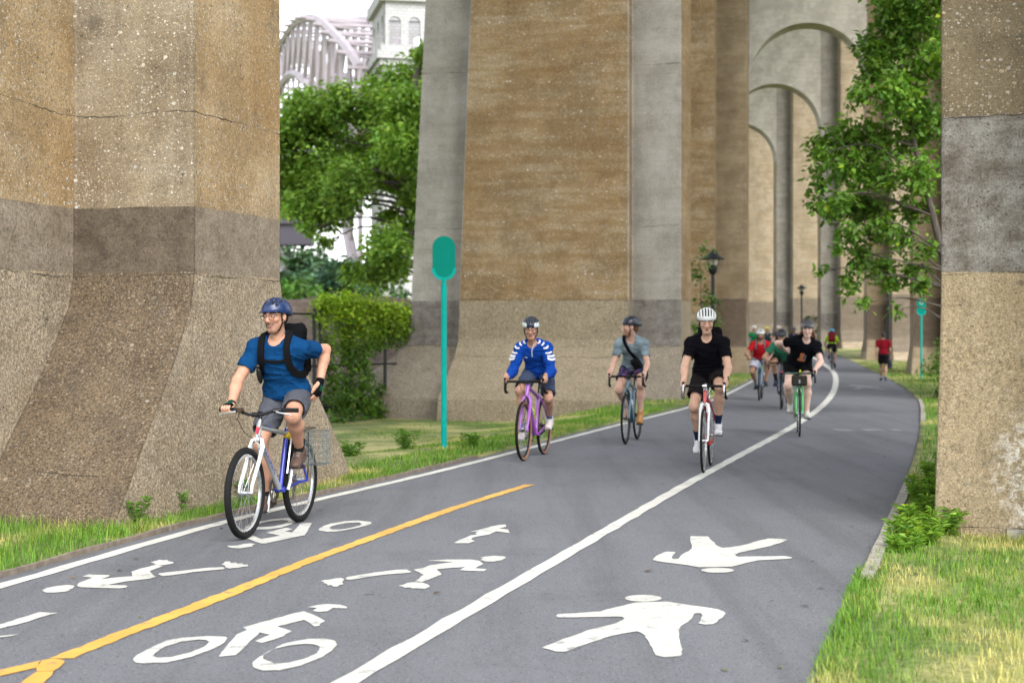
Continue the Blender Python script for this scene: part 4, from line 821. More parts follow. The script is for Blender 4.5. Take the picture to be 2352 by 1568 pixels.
# ---------------------------------------------------------------- helmet
def helmet(e, c, R, col, col2=None, vents='mtb', h=.0045, visor=False, k=1.0, strap=(.014, .014, .018), under=None):
    RR = R @ rotm('Y', -4); T = lambda *p: c+RR @ (rx(*p)*k)
    S = SDF(); cen = T(-.022, 0, .053); rad = rx(.133, .103, .096)*k
    S.ell(cen, rad, RR, .01)
    S.ell(T(-.085, 0, .024), rx(.075, .082, .066)*k, RR, .03)
    if visor: S.ell(T(.088, 0, .036), rx(.046, .086, .012)*k, RR @ rotm('Y', 16), .016)
    if vents == 'mtb': ys, seg, wv = (-.066, -.034, 0, .034, .066), ((24, 42), (54, 76), (88, 110), (122, 142)), .0098
    elif vents == 'road': ys, seg, wv = (-.078, -.047, -.0155, .0155, .047, .078), ((18, 78), (94, 138)), .0092
    else: ys, seg, wv = (-.045, 0, .045), ((38, 50), (70, 84)), .006
    for i_, yy in enumerate(ys):
        q_ = math.sqrt(max(.05, 1-(yy*k/rad[1])**2))
        for a0, a1 in seg:
            sh_ = 7 if (vents == 'mtb' and i_ % 2) else 0
            th = np.radians(np.linspace(a0+sh_, a1+sh_, 5)); pp = [cen+RR @ rx(math.cos(t)*rad[0]*q_, yy*k, math.sin(t)*rad[2]*q_) for t in th]
            for j in range(4): S.rc(pp[j], pp[j+1], wv*k, wv*k, .003, 'sub')
    S.ell(cen-RR @ rx(0, 0, .012), rad-.024*k, RR, .004, 'sub')
    S.cut(T(0, 0, .020), -(RR @ rx(-.10, 0, 1)))
    V, F = S.mesh(h)
    q = ((V-c) @ RR)/k; C = np.tile(np.array(col, float), (len(V), 1))
    if col2 is not None:
        m = (q[:, 2] < .052+.03*(q[:, 0] > .02)) & (np.abs(q[:, 1]) > .045); C[m] = col2
    dk = ((q-rx(-.022, 0, .053))/np.array([.133, .103, .096])); C[(np.linalg.norm(dk, axis=1) < .965) & (q[:, 2] > .030) & (q[:, 0] > -.08)] = (.008, .008, .01)  # shallow vent grooves painted black to stand in for deep shade
    o = mesh_np('helmet', V, F, M_shell, e, C)
    L = MB(); L.ell(cen-RR @ rx(0, 0, .006), rad-.017*k, RR, 20, 12); L.build('helmet_liner', M_foam, o)
    m = MB(); sc = [np.array(T(.0, .083*s, .03)) for s in (1, -1)]
    ch = c+R @ (rx(.045, 0, -.124)*k)
    for s in (1, -1):
        a0 = T(.035, .082*s, .02); a1 = c+R @ (rx(.022, .073*s, -.055)*k); a2 = c+R @ (rx(.03, .05*s, -.100)*k)
        m.tube([a0, a1, a2, ch], .0052*k, 6, flat=.5); m.tube([T(-.05, .078*s, .01), c+R @ (rx(-.02, .082*s, -.035)*k), a1], .0042*k, 5, flat=.5)
    m.build('chin_strap', M_web, o)
    return o
def clothes(name, S, h, col, e, amp=.004, seed=0, mat=None, paint=None, sc=(6.5, 8, 20)):
    V, F = S.mesh(h)
    if amp: V2 = crease(V, F, amp, sc, seed)
    else: V2 = V
    C = np.tile(np.array(col, float), (len(V), 1))
    if paint: C = paint(V, C)
    return mesh_np(name, V2, F, mat or M_cloth, e, C)
# ---------------------------------------------------------------- shoes
def shoe(e, A, t, col, sole, h=.006, up=None, boot=False, name='shoe', k=1.0):
    """A = ankle joint, t = toe direction"""
    t = unit(t); u = rx(0, 0, 1) if up is None else up; u = unit(u-t*(u @ t)); l = np.cross(u, t); R = np.stack([t, l, u], 1)
    T = lambda *p: A+R @ (rx(*p)*k)
    S = SDF(); S.ell(T(-.035, 0, -.055), rx(.045, .034, .042)*k, R, .02); S.rc(T(-.03, 0, -.06), T(.10, 0, -.074), .034*k, .033*k, .02)
    S.ell(T(.115, 0, -.072), rx(.062, .044, .030)*k, R, .02); S.ell(T(.02, 0, -.045), rx(.06, .034, .04)*k, R, .02)
    S.rc(T(-.012, 0, -.03), T(-.008, 0, .045 if boot else -.005), .044*k, .046*k if boot else .042*k, .02)
    S.box(T(.045, 0, -.093), rx(.108, .033, .006)*k, R, .008, .008)
    S.cut(T(0, 0, -.103), -u)
    V, F = S.mesh(h); q = ((V-A) @ R)/k; C = np.tile(np.array(col, float), (len(V), 1))
    C[q[:, 2] < -.083] = sole
    ln = (q[:, 0] > .02) & (q[:, 0] < .085) & (np.abs(q[:, 1]) < .02) & (q[:, 2] > -.05) & ((q[:, 0]*1000 % 18) < 7); C[ln] = C[ln]*.5+.35*np.array(col).mean()+.08
    return mesh_np(name, V, F, M_leath, e, C)
# ---------------------------------------------------------------- the rider
def person(e, J, sp):
    """J: joint dictionary in local coords; sp: look"""
    h = sp.get('h', .009); sk = np.array(sp['skin'], float); k = sp.get('k', 1.0); B = SDF(); g = sp.get('build', 1.0)
    P, N = J['pelvis'], J['neck']; up = unit(N-P); lat = J['lat']; fw = unit(np.cross(lat, up)); Rt = np.stack([fw, lat, up], 1)
    H, Rh = J['head'], J['Rh']
    tor = SDF(); L = np.linalg.norm(N-P); tp_ = lambda f, l, u: P+fw*f+lat*l+up*u*L
    tor.ell(tp_(0, 0, .02), rx(.105, .158, .12)*g, Rt, .05); tor.ell(tp_(.012, 0, .32), rx(.098, .138, .15)*g, Rt, .06)
    tor.ell(tp_(.008, 0, .64), rx(.108, .150, .17)*g, Rt, .06)
    for s, key in ((1, 'l'), (-1, 'r')):
        sh = J['sh'+key]
        tor.rc(tp_(0, .045*s, .88), sh, .058*g, .050*g, .05); tor.rc(tp_(.015, .07*s, .66), sh, .072*g, .050*g, .05)
        tor.rc(tp_(-.015, .03*s, .96), sh+up*.0, .042*g, .040*g, .04)
    arms = {}; legs = {}; ag = sp.get('arm', 1.0)*g; lg = sp.get('leg', 1.0)*g
    for key in 'lr':
        sh, el, wr = J['sh'+key], J['el'+key], J['wr'+key]
        A = SDF(); A.rc(sh, sh+(el-sh)*.45, .053*ag, .046*ag, .02).rc(sh+(el-sh)*.45, el, .046*ag, .037*ag, .02)
        A.rc(el, el+(wr-el)*.3, .037*ag, .040*ag, .02).rc(el+(wr-el)*.3, wr, .040*ag, .025*ag, .02)
        arms[key] = A
        hp, kn, an = J['hp'+key], J['kn'+key], J['an'+key]
        G_ = SDF(); G_.rc(hp, hp+(kn-hp)*.35, .086*lg, .077*lg, .04).rc(hp+(kn-hp)*.35, kn, .077*lg, .052*lg, .03)
        d = unit(an-kn); back = unit(np.cross(np.cross(unit(kn-hp), d), d)); bk = -unit((J['toe'+key])-d*(J['toe'+key] @ d))
        G_.ell(kn+unit(kn-hp)*.012-bk*.012, rx(.047, .047, .05)*lg, None, .03)
        G_.rc(kn, kn+d*.15+bk*.018, .050*lg, .056*lg, .03).rc(kn+d*.15+bk*.018, an, .056*lg, .031*lg, .03)
        G_.rc(an, an-rx(0, 0, .03), .033*lg, .03*lg, .02)
        legs[key] = G_
    nk = SDF(); nk.rc(N-up*.03, H+Rh @ (rx(-.024, 0, -.05)*k), .056*g, .047*k, .022)
    hands = SDF(); fingers = {}
    for key in 'lr':
        q = SDF(); kind = J['hand'+key]
        if kind[0] == 'grip': fingers[key] = grip_hand(q, kind[1], kind[2], kind[3], J['wr'+key], kind[4], key, k, kind[5] if len(kind) > 5 else None)
        else: fingers[key] = open_hand(q, J['wr'+key], kind[1], kind[2], kind[3], k, kind[4])
        arms['h'+key] = q
    B = tor.grow(-.004)+arms['l']+arms['r']+legs['l']+legs['r']; HD = SDF()+nk; add_head(HD, H, Rh, k=k)
    if h > .0095: B = B+HD
    if h > .0065: B = B+arms['hl']+arms['hr']
    V, F = B.mesh(h)
    if h <= .0095:
        v2, f2 = HD.mesh(max(.003, h*.52)); F = np.concatenate([F, f2+len(V)]); V = np.concatenate([V, v2])
    if h <= .0065:
        for key in 'lr':
            v2, f2 = arms['h'+key].mesh(.0034); F = np.concatenate([F, f2+len(V)]); V = np.concatenate([V, v2])
    C = np.tile(sk, (len(V), 1)); C = face_paint(V, C, H, Rh, k, sk, sp.get('beard', 0), sp.get('bcol', (.05, .035, .025)), sp.get('lip', tuple(sk*np.array([.80, .58, .58]))), sp.get('brow', (.04, .028, .02)))
    body = mesh_np('body', V, F, M_skin, e, C)
    # eyes
    for s in (1, -1):
        ec = H+Rh @ (rx(.0828, .032*s, .004)*k); m = MB(); m.ell(ec, rx(.0126, .0124, .0068)*k, Rh, 10, 8); ey = m.build('eye', M_eye, body); m2 = MB()
        lk = Rh @ rotm('Z', sp.get('gaze', 0)) @ rx(.0105*k, 0, 0); m2.ell(ec+lk, rx(.0025, .0054, .0054)*k, Rh @ rotm('Z', sp.get('gaze', 0)), 8, 6); m2.build('iris', M_iris, ey)
    # shirt
    ends = []; ch = h*.95; sl = sp['sleeve']; ease = sp.get('ease', .013); S = tor.grow(ease)
    for key in 'lr':
        sh, el, wr = J['sh'+key], J['el'+key], J['wr'+key]
        if sl <= 1:
            en = sh+(el-sh)*sl; dv = unit(el-sh); S.rc(sh, en+dv*.02, .053*ag+ease*.55, .047*ag+ease, .03); ends.append((en, dv, .045*ag+ease*.25))
        else:
            S.rc(sh, sh+(el-sh)*.5, .056*ag+ease, .05*ag+ease, .03).rc(sh+(el-sh)*.5, el, .05*ag+ease, .044*ag+ease, .03).rc(el, el+(wr-el)*.3, .045*ag+ease, .045*ag+ease, .03).rc(el+(wr-el)*.3, el+(wr-el)*.93, .045*ag+ease, .027*ag+ease*.8, .02)
    S.ell(tp_(.01, 0, .12), rx(.112, .155, .10)*g+ease*1.1, Rt, .05)
    # neck opening: carve a slim bowl round the neck
    S.rc(N+up*.09+fw*.03, N-up*.005+fw*.03, .085*g, .062*g, .008, 'sub')
    if sp.get('vneck'): S.rc(N-up*.00+fw*.09, N-up*.07+fw*.13, .05, .018, .01, 'sub')
    S.cut(tp_(0, 0, sp.get('hem', -.12)), -up-fw*sp.get('hemtilt', .0))
    def trim(S, ends, w_=.085):
        for en, dv, ra in ends:
            b1_ = unit(np.cross(dv, rx(.3, .2, 1))); Rb = np.stack([dv, b1_, np.cross(dv, b1_)], 1)
            S.box(en+dv*.07, rx(.07, w_, w_), Rb, .001, .003, 'sub'); S.rc(en-dv*.035, en+dv*.05, ra, ra+.003, .003, 'sub')
    trim(S, ends)
    shirt = clothes(sp.get('top_name', 't_shirt'), S, ch, sp['shirt'], e, sp.get('fold', .006), sp.get('seed', 1), paint=sp.get('shirt_paint'))
    # shorts
    ends2 = []; S = SDF(); S.ell(tp_(-.005, 0, .0), rx(.118, .165, .125)*g+.010, Rt, .04); S.ell(tp_(0, 0, .14), rx(.105, .145, .06)*g+.008, Rt, .03)
    for key in 'lr':
        hp, kn = J['hp'+key], J['kn'+key]; q = sp['shorts_len']
        dv = unit(kn-hp); en = hp+(kn-hp)*q; rr_ = (.094*(1-q)+.060*q)*lg; S.rc(hp, en+dv*.03, .090*lg+.010, rr_+sp.get('loose', .016), .03); ends2.append((en, dv, rr_+sp.get('loose', .016)*.35))
    trim(S, ends2, .115)
    shorts = clothes('shorts', S, ch, sp['shorts'], e, sp.get('fold', .006)*.9, sp.get('seed', 1)+7, paint=sp.get('shorts_paint'))
    # shoes and socks
    for key in 'lr':
        if sp.get('sock'):
            d = unit(J['kn'+key]-J['an'+key]); m = MB(); a0 = J['an'+key]-rx(0, 0, .02); a1 = J['an'+key]+d*sp.get('sock_h', .09)
            m.tube([a0, (a0+a1)/2, a1, a1+d*.002], [.036*lg, .036*lg, (.040 if sp.get('sock_h', .09) < .08 else .046)*lg, .030*lg], 14, col=sp['sock']); m.build('sock', M_cloth, e, usecol=True)
        shoe(e, J['an'+key], J['toe'+key], sp['shoe'], sp['sole'], max(.005, h*.8), J.get('up'+key), sp.get('boot', False), 'boot' if sp.get('boot') else 'shoe', k)
    if sp.get('helmet'):
        helmet(e, H, Rh, sp['helmet'], sp.get('helmet2'), sp.get('vents', 'mtb'), sp.get('hh', max(.0045, h*.62)), sp.get('visor', False), k)
    if sp.get('hair'):
        S = SDF(); T = lambda *p: H+Rh @ (rx(*p)*k); sh_ = .0 if sp.get('helmet') else 1.0
        S.ell(T(-.030, 0, .038+.006*sh_), rx(.094+.004*sh_, .0775+.004*sh_, .092+.008*sh_)*k, Rh, .02); S.ell(T(-.058, 0, -.02), rx(.055, .062, .065)*k, Rh, .03)
        S.cut(T(.05, 0, .02), Rh @ rx(.9, 0, -.45)) if not sh_ else S.cut(T(.07, 0, .05), Rh @ rx(.9, 0, -.5))
        for (a, b, r0, r1) in sp.get('locks', []): S.rc(T(*a), T(*b), r0, r1, .02)
        V, F = S.mesh(h*.8); V = crease(V, F, .003, (60, 60, 25), 5); mesh_np('hair', V, F, M_hair, e, np.array(sp['hair'], float))
    if sp.get('glasses'):
        m = MB(); T = lambda *p: H+Rh @ (rx(*p)*k)
        for s in (1, -1):
            cy = .034*s; pts = [T(.108-.12*abs(yy)*.6, cy+yy*s if False else cy+yy, zz) for yy, zz in ((-.027, .015), (-.029, .004), (-.022, -.017), (.0, -.02), (.022, -.017), (.029, .004), (.027, .015), (0, .018))]
            m.tube(pts, .0024*k, 6, closed=True); m.tube([T(.100, .062*s, .012), T(.05, .076*s, .012), T(-.005, .082*s, .012)], .0022, 5)
        m.tube([T(.109, .008, .008), T(.113, 0, .011), T(.109, -.008, .008)], .0024, 5)
        gl = m.build('glasses', plain('spectacle_frame', (.03, .018, .014), .35), e)
    return dict(body=body, shirt=shirt, shorts=shorts, fingers=fingers, Rt=Rt, tp=tp_, up=up, fw=fw, lat=lat, tor=tor)
# ================================================================ BICYCLES
M_chrome = plain('bright_alloy', (.55, .56, .58), .28, .9, var=.08); M_blkm = plain('black_alloy', (.007, .007, .008), .4, .3)
M_chain = plain('chain_steel', (.16, .14, .12), .45, .8); M_sad = plain('saddle_vinyl', (.006, .006, .0065), .55)
M_spoke = plain('spoke_steel', (.42, .43, .45), .35, .8)
def paint(name, col, rough=.28): 
    t = NT(name); n = t.noise(t.co(), 40, 2); m = t.fin(t.mix(n, tuple(x*.9 for x in col), col), rough, spec=.5); t.set(t.b.inputs['Coat Weight'], .4); return m
ROT = {}
def bicycle(label, front, ang, sp, group='bicycles ridden on the path'):
    """front = world (x,d) of the front tyre's contact, ang = heading off the view axis in degrees (towards camera), or sp['away']"""
    a = math.radians(ang); sgn = 1 if sp.get('away') else -1
    hd = rx(sgn*math.sin(a), sgn*math.cos(a)); WB = sp.get('WB', 1.0); Rw = sp.get('R', .337); tr = sp.get('tyre', .015)
    rear = rx(*front)-hd*WB; z = float(zf(rear[1]))
    e = empty('bicycle', (rear[0], rear[1], z+.001), math.atan2(hd[1], hd[0]), label, 'bicycle', group)
    lod = sp.get('lod', 1); fr = sp['frame']; fr2 = sp.get('frame2', fr); fk = sp.get('fork', fr)
    BB = rx(sp.get('bbx', .425), 0, sp.get('bb', .275)); sd = rx(-.292, 0, .956); FA = rx(WB, 0, Rw); RA = rx(0, 0, Rw)
    ha = rx(-.309, 0, .951); CR = FA+rx(-sp.get('off', .046), 0, 0)+ha*(Rw+.055); HT0 = CR+ha*.012; HT1 = CR+ha*(.012+sp.get('ht', .13))
    ST = BB+sd*sp.get('st', .50); SAD = BB+sd*sp.get('saddle', .70)
    fat = sp.get('fat', 1.0)
    m = MB(); m.cyl(BB, ST, .0155*fat, n=10); m.tube([RA+rx(0, .062, 0), rx(.2, .05, Rw*.94+BB[2]*.06), BB+rx(-.03, .035, 0)], .0095*fat, 7); m.tube([RA+rx(0, -.062, 0), rx(.2, -.05, Rw*.94+BB[2]*.06), BB+rx(-.03, -.035, 0)], .0095*fat, 7)
    for s in (1, -1): m.tube([RA+rx(0, .062*s, 0), ST*.55+RA*.45+rx(0, .05*s, 0), ST-sd*.03+rx(0, .018*s, 0)], .0075*fat, 7)
    m.cyl(BB+rx(0, .036, 0), BB+rx(0, -.036, 0), .021, n=12); frm = m.build('frame', fr, e)
    m = MB(); m.cyl(HT1-ha*.03, ST-sd*sp.get('ttdrop', .04), .0145*fat, n=10); m.build('top_tube', fr2, e)
    m = MB(); m.cyl(HT0+ha*.03, BB+rx(.02, 0, .01), .0175*fat, n=10); m.build('down_tube', fr2, e)
    m = MB(); m.cyl(HT0, HT1, .0185*fat, n=12); m.build('head_tube', sp.get('head', fr), e)
    m = MB(); m.cyl(HT1, HT1+ha*.028, .017, n=10); m.build('headset', M_blkm if not sp.get('chrome') else M_chrome, e)
    m = MB()
    for s in (1, -1):
        w_ = max(.045, tr+.022)
        m.tube([CR+ha*.01, CR+rx(0, w_*.7*s, -.0), CR-ha*.05+rx(0, w_*s, 0), FA*.35+CR*.65+rx(.004, w_*s, -.02), FA+rx(-.012, w_*s, .05), FA+rx(0, w_*s, 0)], [.017*fat, .016*fat, .0155*fat, .0135*fat, .0105*fat, .009*fat], 9)
    m.build('fork', fk, e)
    # wheels
    for nm, A in (('f', FA), ('r', RA)):
        m = MB(); rr = Rw-tr*2-.006
        rp = [(rr-.012, .008), (rr-.012, -.008), (rr+.004, -.011), (rr+.008, -.0095), (rr+.008, .0095), (rr+.004, .011)] if not sp.get('deep') else [(rr-.03, .004), (rr-.03, -.004), (rr, -.011), (rr+.008, -.0095), (rr+.008, .0095), (rr, .011)]
        V = []; F = []; N = 44 if lod else 24
        for i in range(N):
            t = 2*math.pi*i/N
            for (q, y) in rp: V.append(A+rx(q*math.cos(t), y, q*math.sin(t)))
        for i in range(N):
            for j in range(6): F.append((i*6+j, i*6+(j+1) % 6, ((i+1) % N)*6+(j+1) % 6, ((i+1) % N)*6+j))
        m.add(V, F); whl = m.build('wheel', sp.get('rim', M_chrome), e, angle=30)
        m = MB(); m.torus(A, (0, 1, 0), Rw-tr, tr, N+12, 10)
        if sp.get('gumwall'):
            ty = m.build('tyre', [M_rub, sp['gumwall']], whl)
            for pz in ty.data.polygons:
                cc = pz.center; rq = math.hypot(cc[0]-A[0], cc[2]-A[2])
                if rq < Rw-tr*.95: pz.material_index = 1
        elif tr > .02:
            # knobbly tread blocks
            for i in range(96):
                t = 2*math.pi*i/96
                for y in (-.012, 0, .012):
                    tt = t+(.5*2*math.pi/96 if y == 0 else 0); r_ = Rw-tr+math.sqrt(max(0, tr*tr-y*y))-.001
                    d_ = rx(math.cos(tt), 0, math.sin(tt)); m.box(A+d_*(r_-.0022)+rx(0, y, 0), (.010, .009, .006), np.stack([np.cross(rx(0, 1, 0), d_), rx(0, 1, 0), d_], 1))
            ty = m.build('tyre', M_rub, whl); 
        else: ty = m.build('tyre', M_rub, whl)
        m = MB(); m.tube([A+rx(0, .045, 0), A+rx(0, .03, 0), A+rx(0, .028, 0), A-rx(0, .028, 0), A-rx(0, .03, 0), A-rx(0, .045, 0)], [.012, .014, .022 if nm == 'r' else .017, .022 if nm == 'r' else .017, .014, .012], 10); m.build('hub', M_chrome if sp.get('chrome') else M_blkm, whl)
        if lod:
            m = MB(); ns = 28
            for i in range(ns):
                t = 2*math.pi*i/ns; y = .024*(1 if i % 2 else -1); o_ = .35*(1 if (i//2) % 2 else -1)
                m.tube([A+rx(.018*math.cos(t+o_*3), y, .018*math.sin(t+o_*3)), A+rx((rr-.01)*math.cos(t), 0, (rr-.01)*math.sin(t))], .0013, 3, cap=False)
            so = m.build('spokes', M_spoke, whl, smooth=False)
    # drivetrain
    m = MB(); ck = math.radians(sp.get('crank', 90)); cd = rx(math.cos(ck), 0, math.sin(ck)); CL = .172
    pl_ = BB+cd*CL+rx(0, .085, 0); pr_ = BB-cd*CL-rx(0, .085, 0); PL = pl_+rx(0, .05, 0); PR = pr_-rx(0, .05, 0)
    for s, q in ((1, pl_), (-1, pr_)):
        m = MB(); m.tube([BB+rx(0, .065*s, 0), (BB+rx(0, .075*s, 0))*.5+q*.5, q], [.016, .012, .013], 8, flat=.7); cr_ = m.build('crank', M_chrome if sp.get('chrome') else M_blkm, e)
        pq = PL if s > 0 else PR; m = MB(); m.box(pq+rx(0, 0, 0), (.095, .075, .018)); m.cyl(q, pq, .007, n=6); m.build('pedal', sp.get('pedal', M_blkm), cr_, smooth=False)
    m = MB(); rc_ = .095; n_ = 44; V = []; F = []
    for y in (-.044, -.049):
        for i in range(n_*2):
            t = math.pi*i/n_; q = rc_+(.004 if i % 2 else -.002); V += [BB+rx(q*math.cos(t), y, q*math.sin(t)), BB+rx(.066*math.cos(t), y, .066*math.sin(t))]
    k2 = n_*2
    for i in range(k2):
        j = (i+1) % k2; F += [(2*i, 2*j, 2*j+1, 2*i+1), (2*k2+2*j, 2*k2+2*i, 2*k2+2*i+1, 2*k2+2*j+1), (2*i, 2*k2+2*i, 2*k2+2*j, 2*j)]
    m.add(V, F)
    for i in range(5): t = 2*math.pi*i/5; m.cyl(BB-rx(0, .046, 0), BB+rx(.07*math.cos(t), -.046, .07*math.sin(t)), .008, n=5)
    m.build('chainring', M_chain, e, smooth=False)
    m = MB()
    for i, q in enumerate((.048, .042, .036, .031)): m.cyl(RA-rx(0, .030+.005*i, 0), RA-rx(0, .033+.005*i, 0), q, n=20)
    m.cyl(RA-rx(0.0, .05, .09), RA-rx(0, .05, .04), .012, n=6); m.cyl(RA+rx(.02, -.042, -.13), RA+rx(.02, -.046, -.13), .024, n=12); m.cyl(RA+rx(.01, -.042, -.06), RA+rx(.01, -.046, -.06), .022, n=12); m.tube([RA+rx(.01, -.05, -.06), RA+rx(.02, -.05, -.13)], .009, 6)
    m.build('rear_gears', M_chain, e)
    m = MB(); m.tube([RA+rx(0, -.044, .045), BB+rx(0, -.046, rc_)], .004, 5); m.tube([RA+rx(.03, -.044, -.14), BB+rx(0, -.046, -rc_)], .004, 5); m.build('chain', M_chain, e)
    # saddle
    m = MB(); m.cyl(ST-sd*.02, SAD-sd*.05, .0125, n=10); m.build('seat_post', M_chrome if sp.get('chrome') else M_blkm, e)
    S = SDF(); S.rc(SAD+rx(-.09, .035, -.02), SAD+rx(-.09, -.035, -.02), .034, .034, .03).rc(SAD+rx(-.08, 0, -.02), SAD+rx(.15, 0, -.03), .034, .019, .03); S.cut(SAD-rx(0, 0, .045), rx(0, 0, -1)); S.cut(SAD+rx(0, 0, .006), rx(0, 0, 1))
    V, F = S.mesh(.008); mesh_np('saddle', V, F, M_sad, e)
    # handlebar
    stl = sp.get('stem', .09); T0 = HT1+ha*sp.get('rise', .05); BC = T0+rx(stl, 0, sp.get('stem_up', -.005)); bw = sp.get('barw', .42)/2
    m = MB(); m.cyl(HT1, T0+ha*.012, .0145, n=10); m.cyl(T0, BC, .015, n=10); m.cyl(BC-rx(0, .024, 0), BC+rx(0, .024, 0), .019, n=10); m.build('stem', sp.get('stemmat', M_blkm), e)
    hands = {}
    if sp['bar'] == 'flat':
        bk = sp.get('sweep', .05); rs = sp.get('barrise', .03)
        pts = [BC+rx(-bk, -bw, rs-.004), BC+rx(-bk*.45, -bw+.17, rs), BC+rx(-.0, -bw*.42, rs*.7), BC+rx(0, -.05, 0), BC+rx(0, .05, 0), BC+rx(0, bw*.42, rs*.7), BC+rx(-bk*.45, bw-.17, rs), BC+rx(-bk, bw, rs-.004)]
        m = MB(); m.tube(pts, .0118, 9); hb = m.build('handlebar', M_blkm, e)
        for s in (1, -1):
            en = pts[-1] if s > 0 else pts[0]; inn = pts[-2] if s > 0 else pts[1]; d_ = unit(en-inn)
            m = MB(); m.tube([en-d_*.125, en-d_*.12, en-d_*.004, en], [.0155, .0165, .0165, .0175], 12); m.build('grip', M_rub, hb)
            m = MB(); b0 = en-d_*.15+rx(.012, 0, -.008); m.cyl(b0-d_*.03, b0+d_*.012, .016, n=8); m.build('brake_mount', M_blkm, hb)
            m = MB(); m.tube([b0+rx(.012, 0, -.006), b0+d_*.045+rx(.040, 0, -.012), b0+d_*.10+rx(.040, 0, -.018), b0+d_*.125+rx(.048, 0, -.026)], [.008, .0065, .0055, .006], 7); m.build('brake_lever', M_chrome, hb)
            hands['l' if s > 0 else 'r'] = ('grip', en-d_*.06, d_, rx(-.35, 0, .93), .0165)
    else:
        dr = sp.get('drop', .125); rc2 = sp.get('reach', .075)
        pts = []
        for s in (-1, 1):
            q = [BC+rx(0, s*.04, 0), BC+rx(0, s*(bw-.03), 0), BC+rx(.02, s*(bw-.004), 0), BC+rx(rc2, s*(bw+.004), -.012), BC+rx(rc2+.022, s*(bw+.008), -.05), BC+rx(rc2+.01, s*(bw+.012), -dr*.75), BC+rx(rc2-.04, s*(bw+.016), -dr), BC+rx(-.03, s*(bw+.018), -dr-.004)]
            pts.append(q)
        m = MB(); m.tube(pts[0][::-1]+pts[1], .0148, 9); hb = m.build('handlebar', sp.get('tape', M_rub), e)
        for s, q in ((-1, pts[0]), (1, pts[1])):
            hp = q[3]; m = MB(); m.tube([hp+rx(-.045, 0, .012), hp+rx(0, 0, .022), hp+rx(.045, 0, .035), hp+rx(.062, 0, .052)], [.015, .018, .017, .013], 9); m.build('brake_hood', M_rub, hb)
            m = MB(); m.tube([hp+rx(.055, 0, .03), hp+rx(.082, 0, -.02), hp+rx(.078, 0, -.075), hp+rx(.06, 0, -.115)], [.010, .0085, .008, .006], 7); m.build('brake_lever', sp.get('lever', M_blkm), hb)
            hands['l' if s > 0 else 'r'] = ('grip', hp+rx(.005, 0, .024), rx(-1, 0, -.25), rx(0, s*.55, .83), .019, rx(0, s*.83, -.55))
        # cables
        m = MB()
        for s, q in ((-1, pts[0]), (1, pts[1])): m.tube([BC+rx(.01, s*.08, -.012), BC+rx(.06, s*.05, -.09), HT0+rx(.04, s*.02, .03), CR+rx(.02, 0, -.0)], .0026, 5)
        m.build('cables', M_rub, hb)
    if sp['bar'] == 'flat':
        m = MB()
        for s in (1, -1): m.tube([BC+rx(.0, s*.12, .02), BC+rx(.09, s*.10, -.03), BC+rx(.075, s*.05, -.13), HT0+rx(.02, s*.025, .0), CR+rx(.03, s*.03, -.06)], .0026, 5)
        m.build('cables', M_rub, hb)
    # brakes
    m = MB()
    for s in (1, -1):
        m.box(CR+rx(.035, s*.028, -.055), (.018, .014, .06)); m.cyl(CR+rx(.035, s*.028, -.03), CR+rx(.04, s*.0, .0), .005, n=5)
    m.build('brake', M_blkm if not sp.get('chrome') else M_chrome, e, smooth=False)
    if sp.get('disc'):
        m = MB(); m.cyl(FA+rx(0, .038, 0), FA+rx(0, .0395, 0), .07, n=24); m.cyl(RA+rx(0, .038, 0), RA+rx(0, .0395, 0), .07, n=24); m.build('brake_disc', M_chrome, e)
    if sp.get('bottle'):
        b0 = BB*.55+ST*.45+rx(.055, 0, 0) if sp.get('bottle_seat') else BB*.6+(HT0)*.4+rx(-.01, 0, .06)
        dr_ = sd if sp.get('bottle_seat') else unit(HT0-BB)
        m = MB(); m.tube([b0-dr_*.07, b0+dr_*.06, b0+dr_*.085, b0+dr_*.09, b0+dr_*.115], [.036, .036, .026, .018, .016], 12); m.build('water_bottle', sp['bottle'], e)
        m = MB(); m.torus(b0, dr_, .039, .003, 16, 5); m.torus(b0-dr_*.05, dr_, .039, .003, 16, 5); m.cyl(b0-dr_*.08-unit(np.cross(dr_, rx(0, 1, 0)))*.03, b0+dr_*.06-unit(np.cross(dr_, rx(0, 1, 0)))*.03, .004, n=5); m.build('bottle_cage', M_blkm, e)
    ROT[label] = dict(e=e, SAD=SAD, PL=PL, PR=PR, BC=BC, BB=BB, RA=RA, FA=FA, HT1=HT1, HT0=HT0, ST=ST, hands=hands, CR=CR)
    return ROT[label]
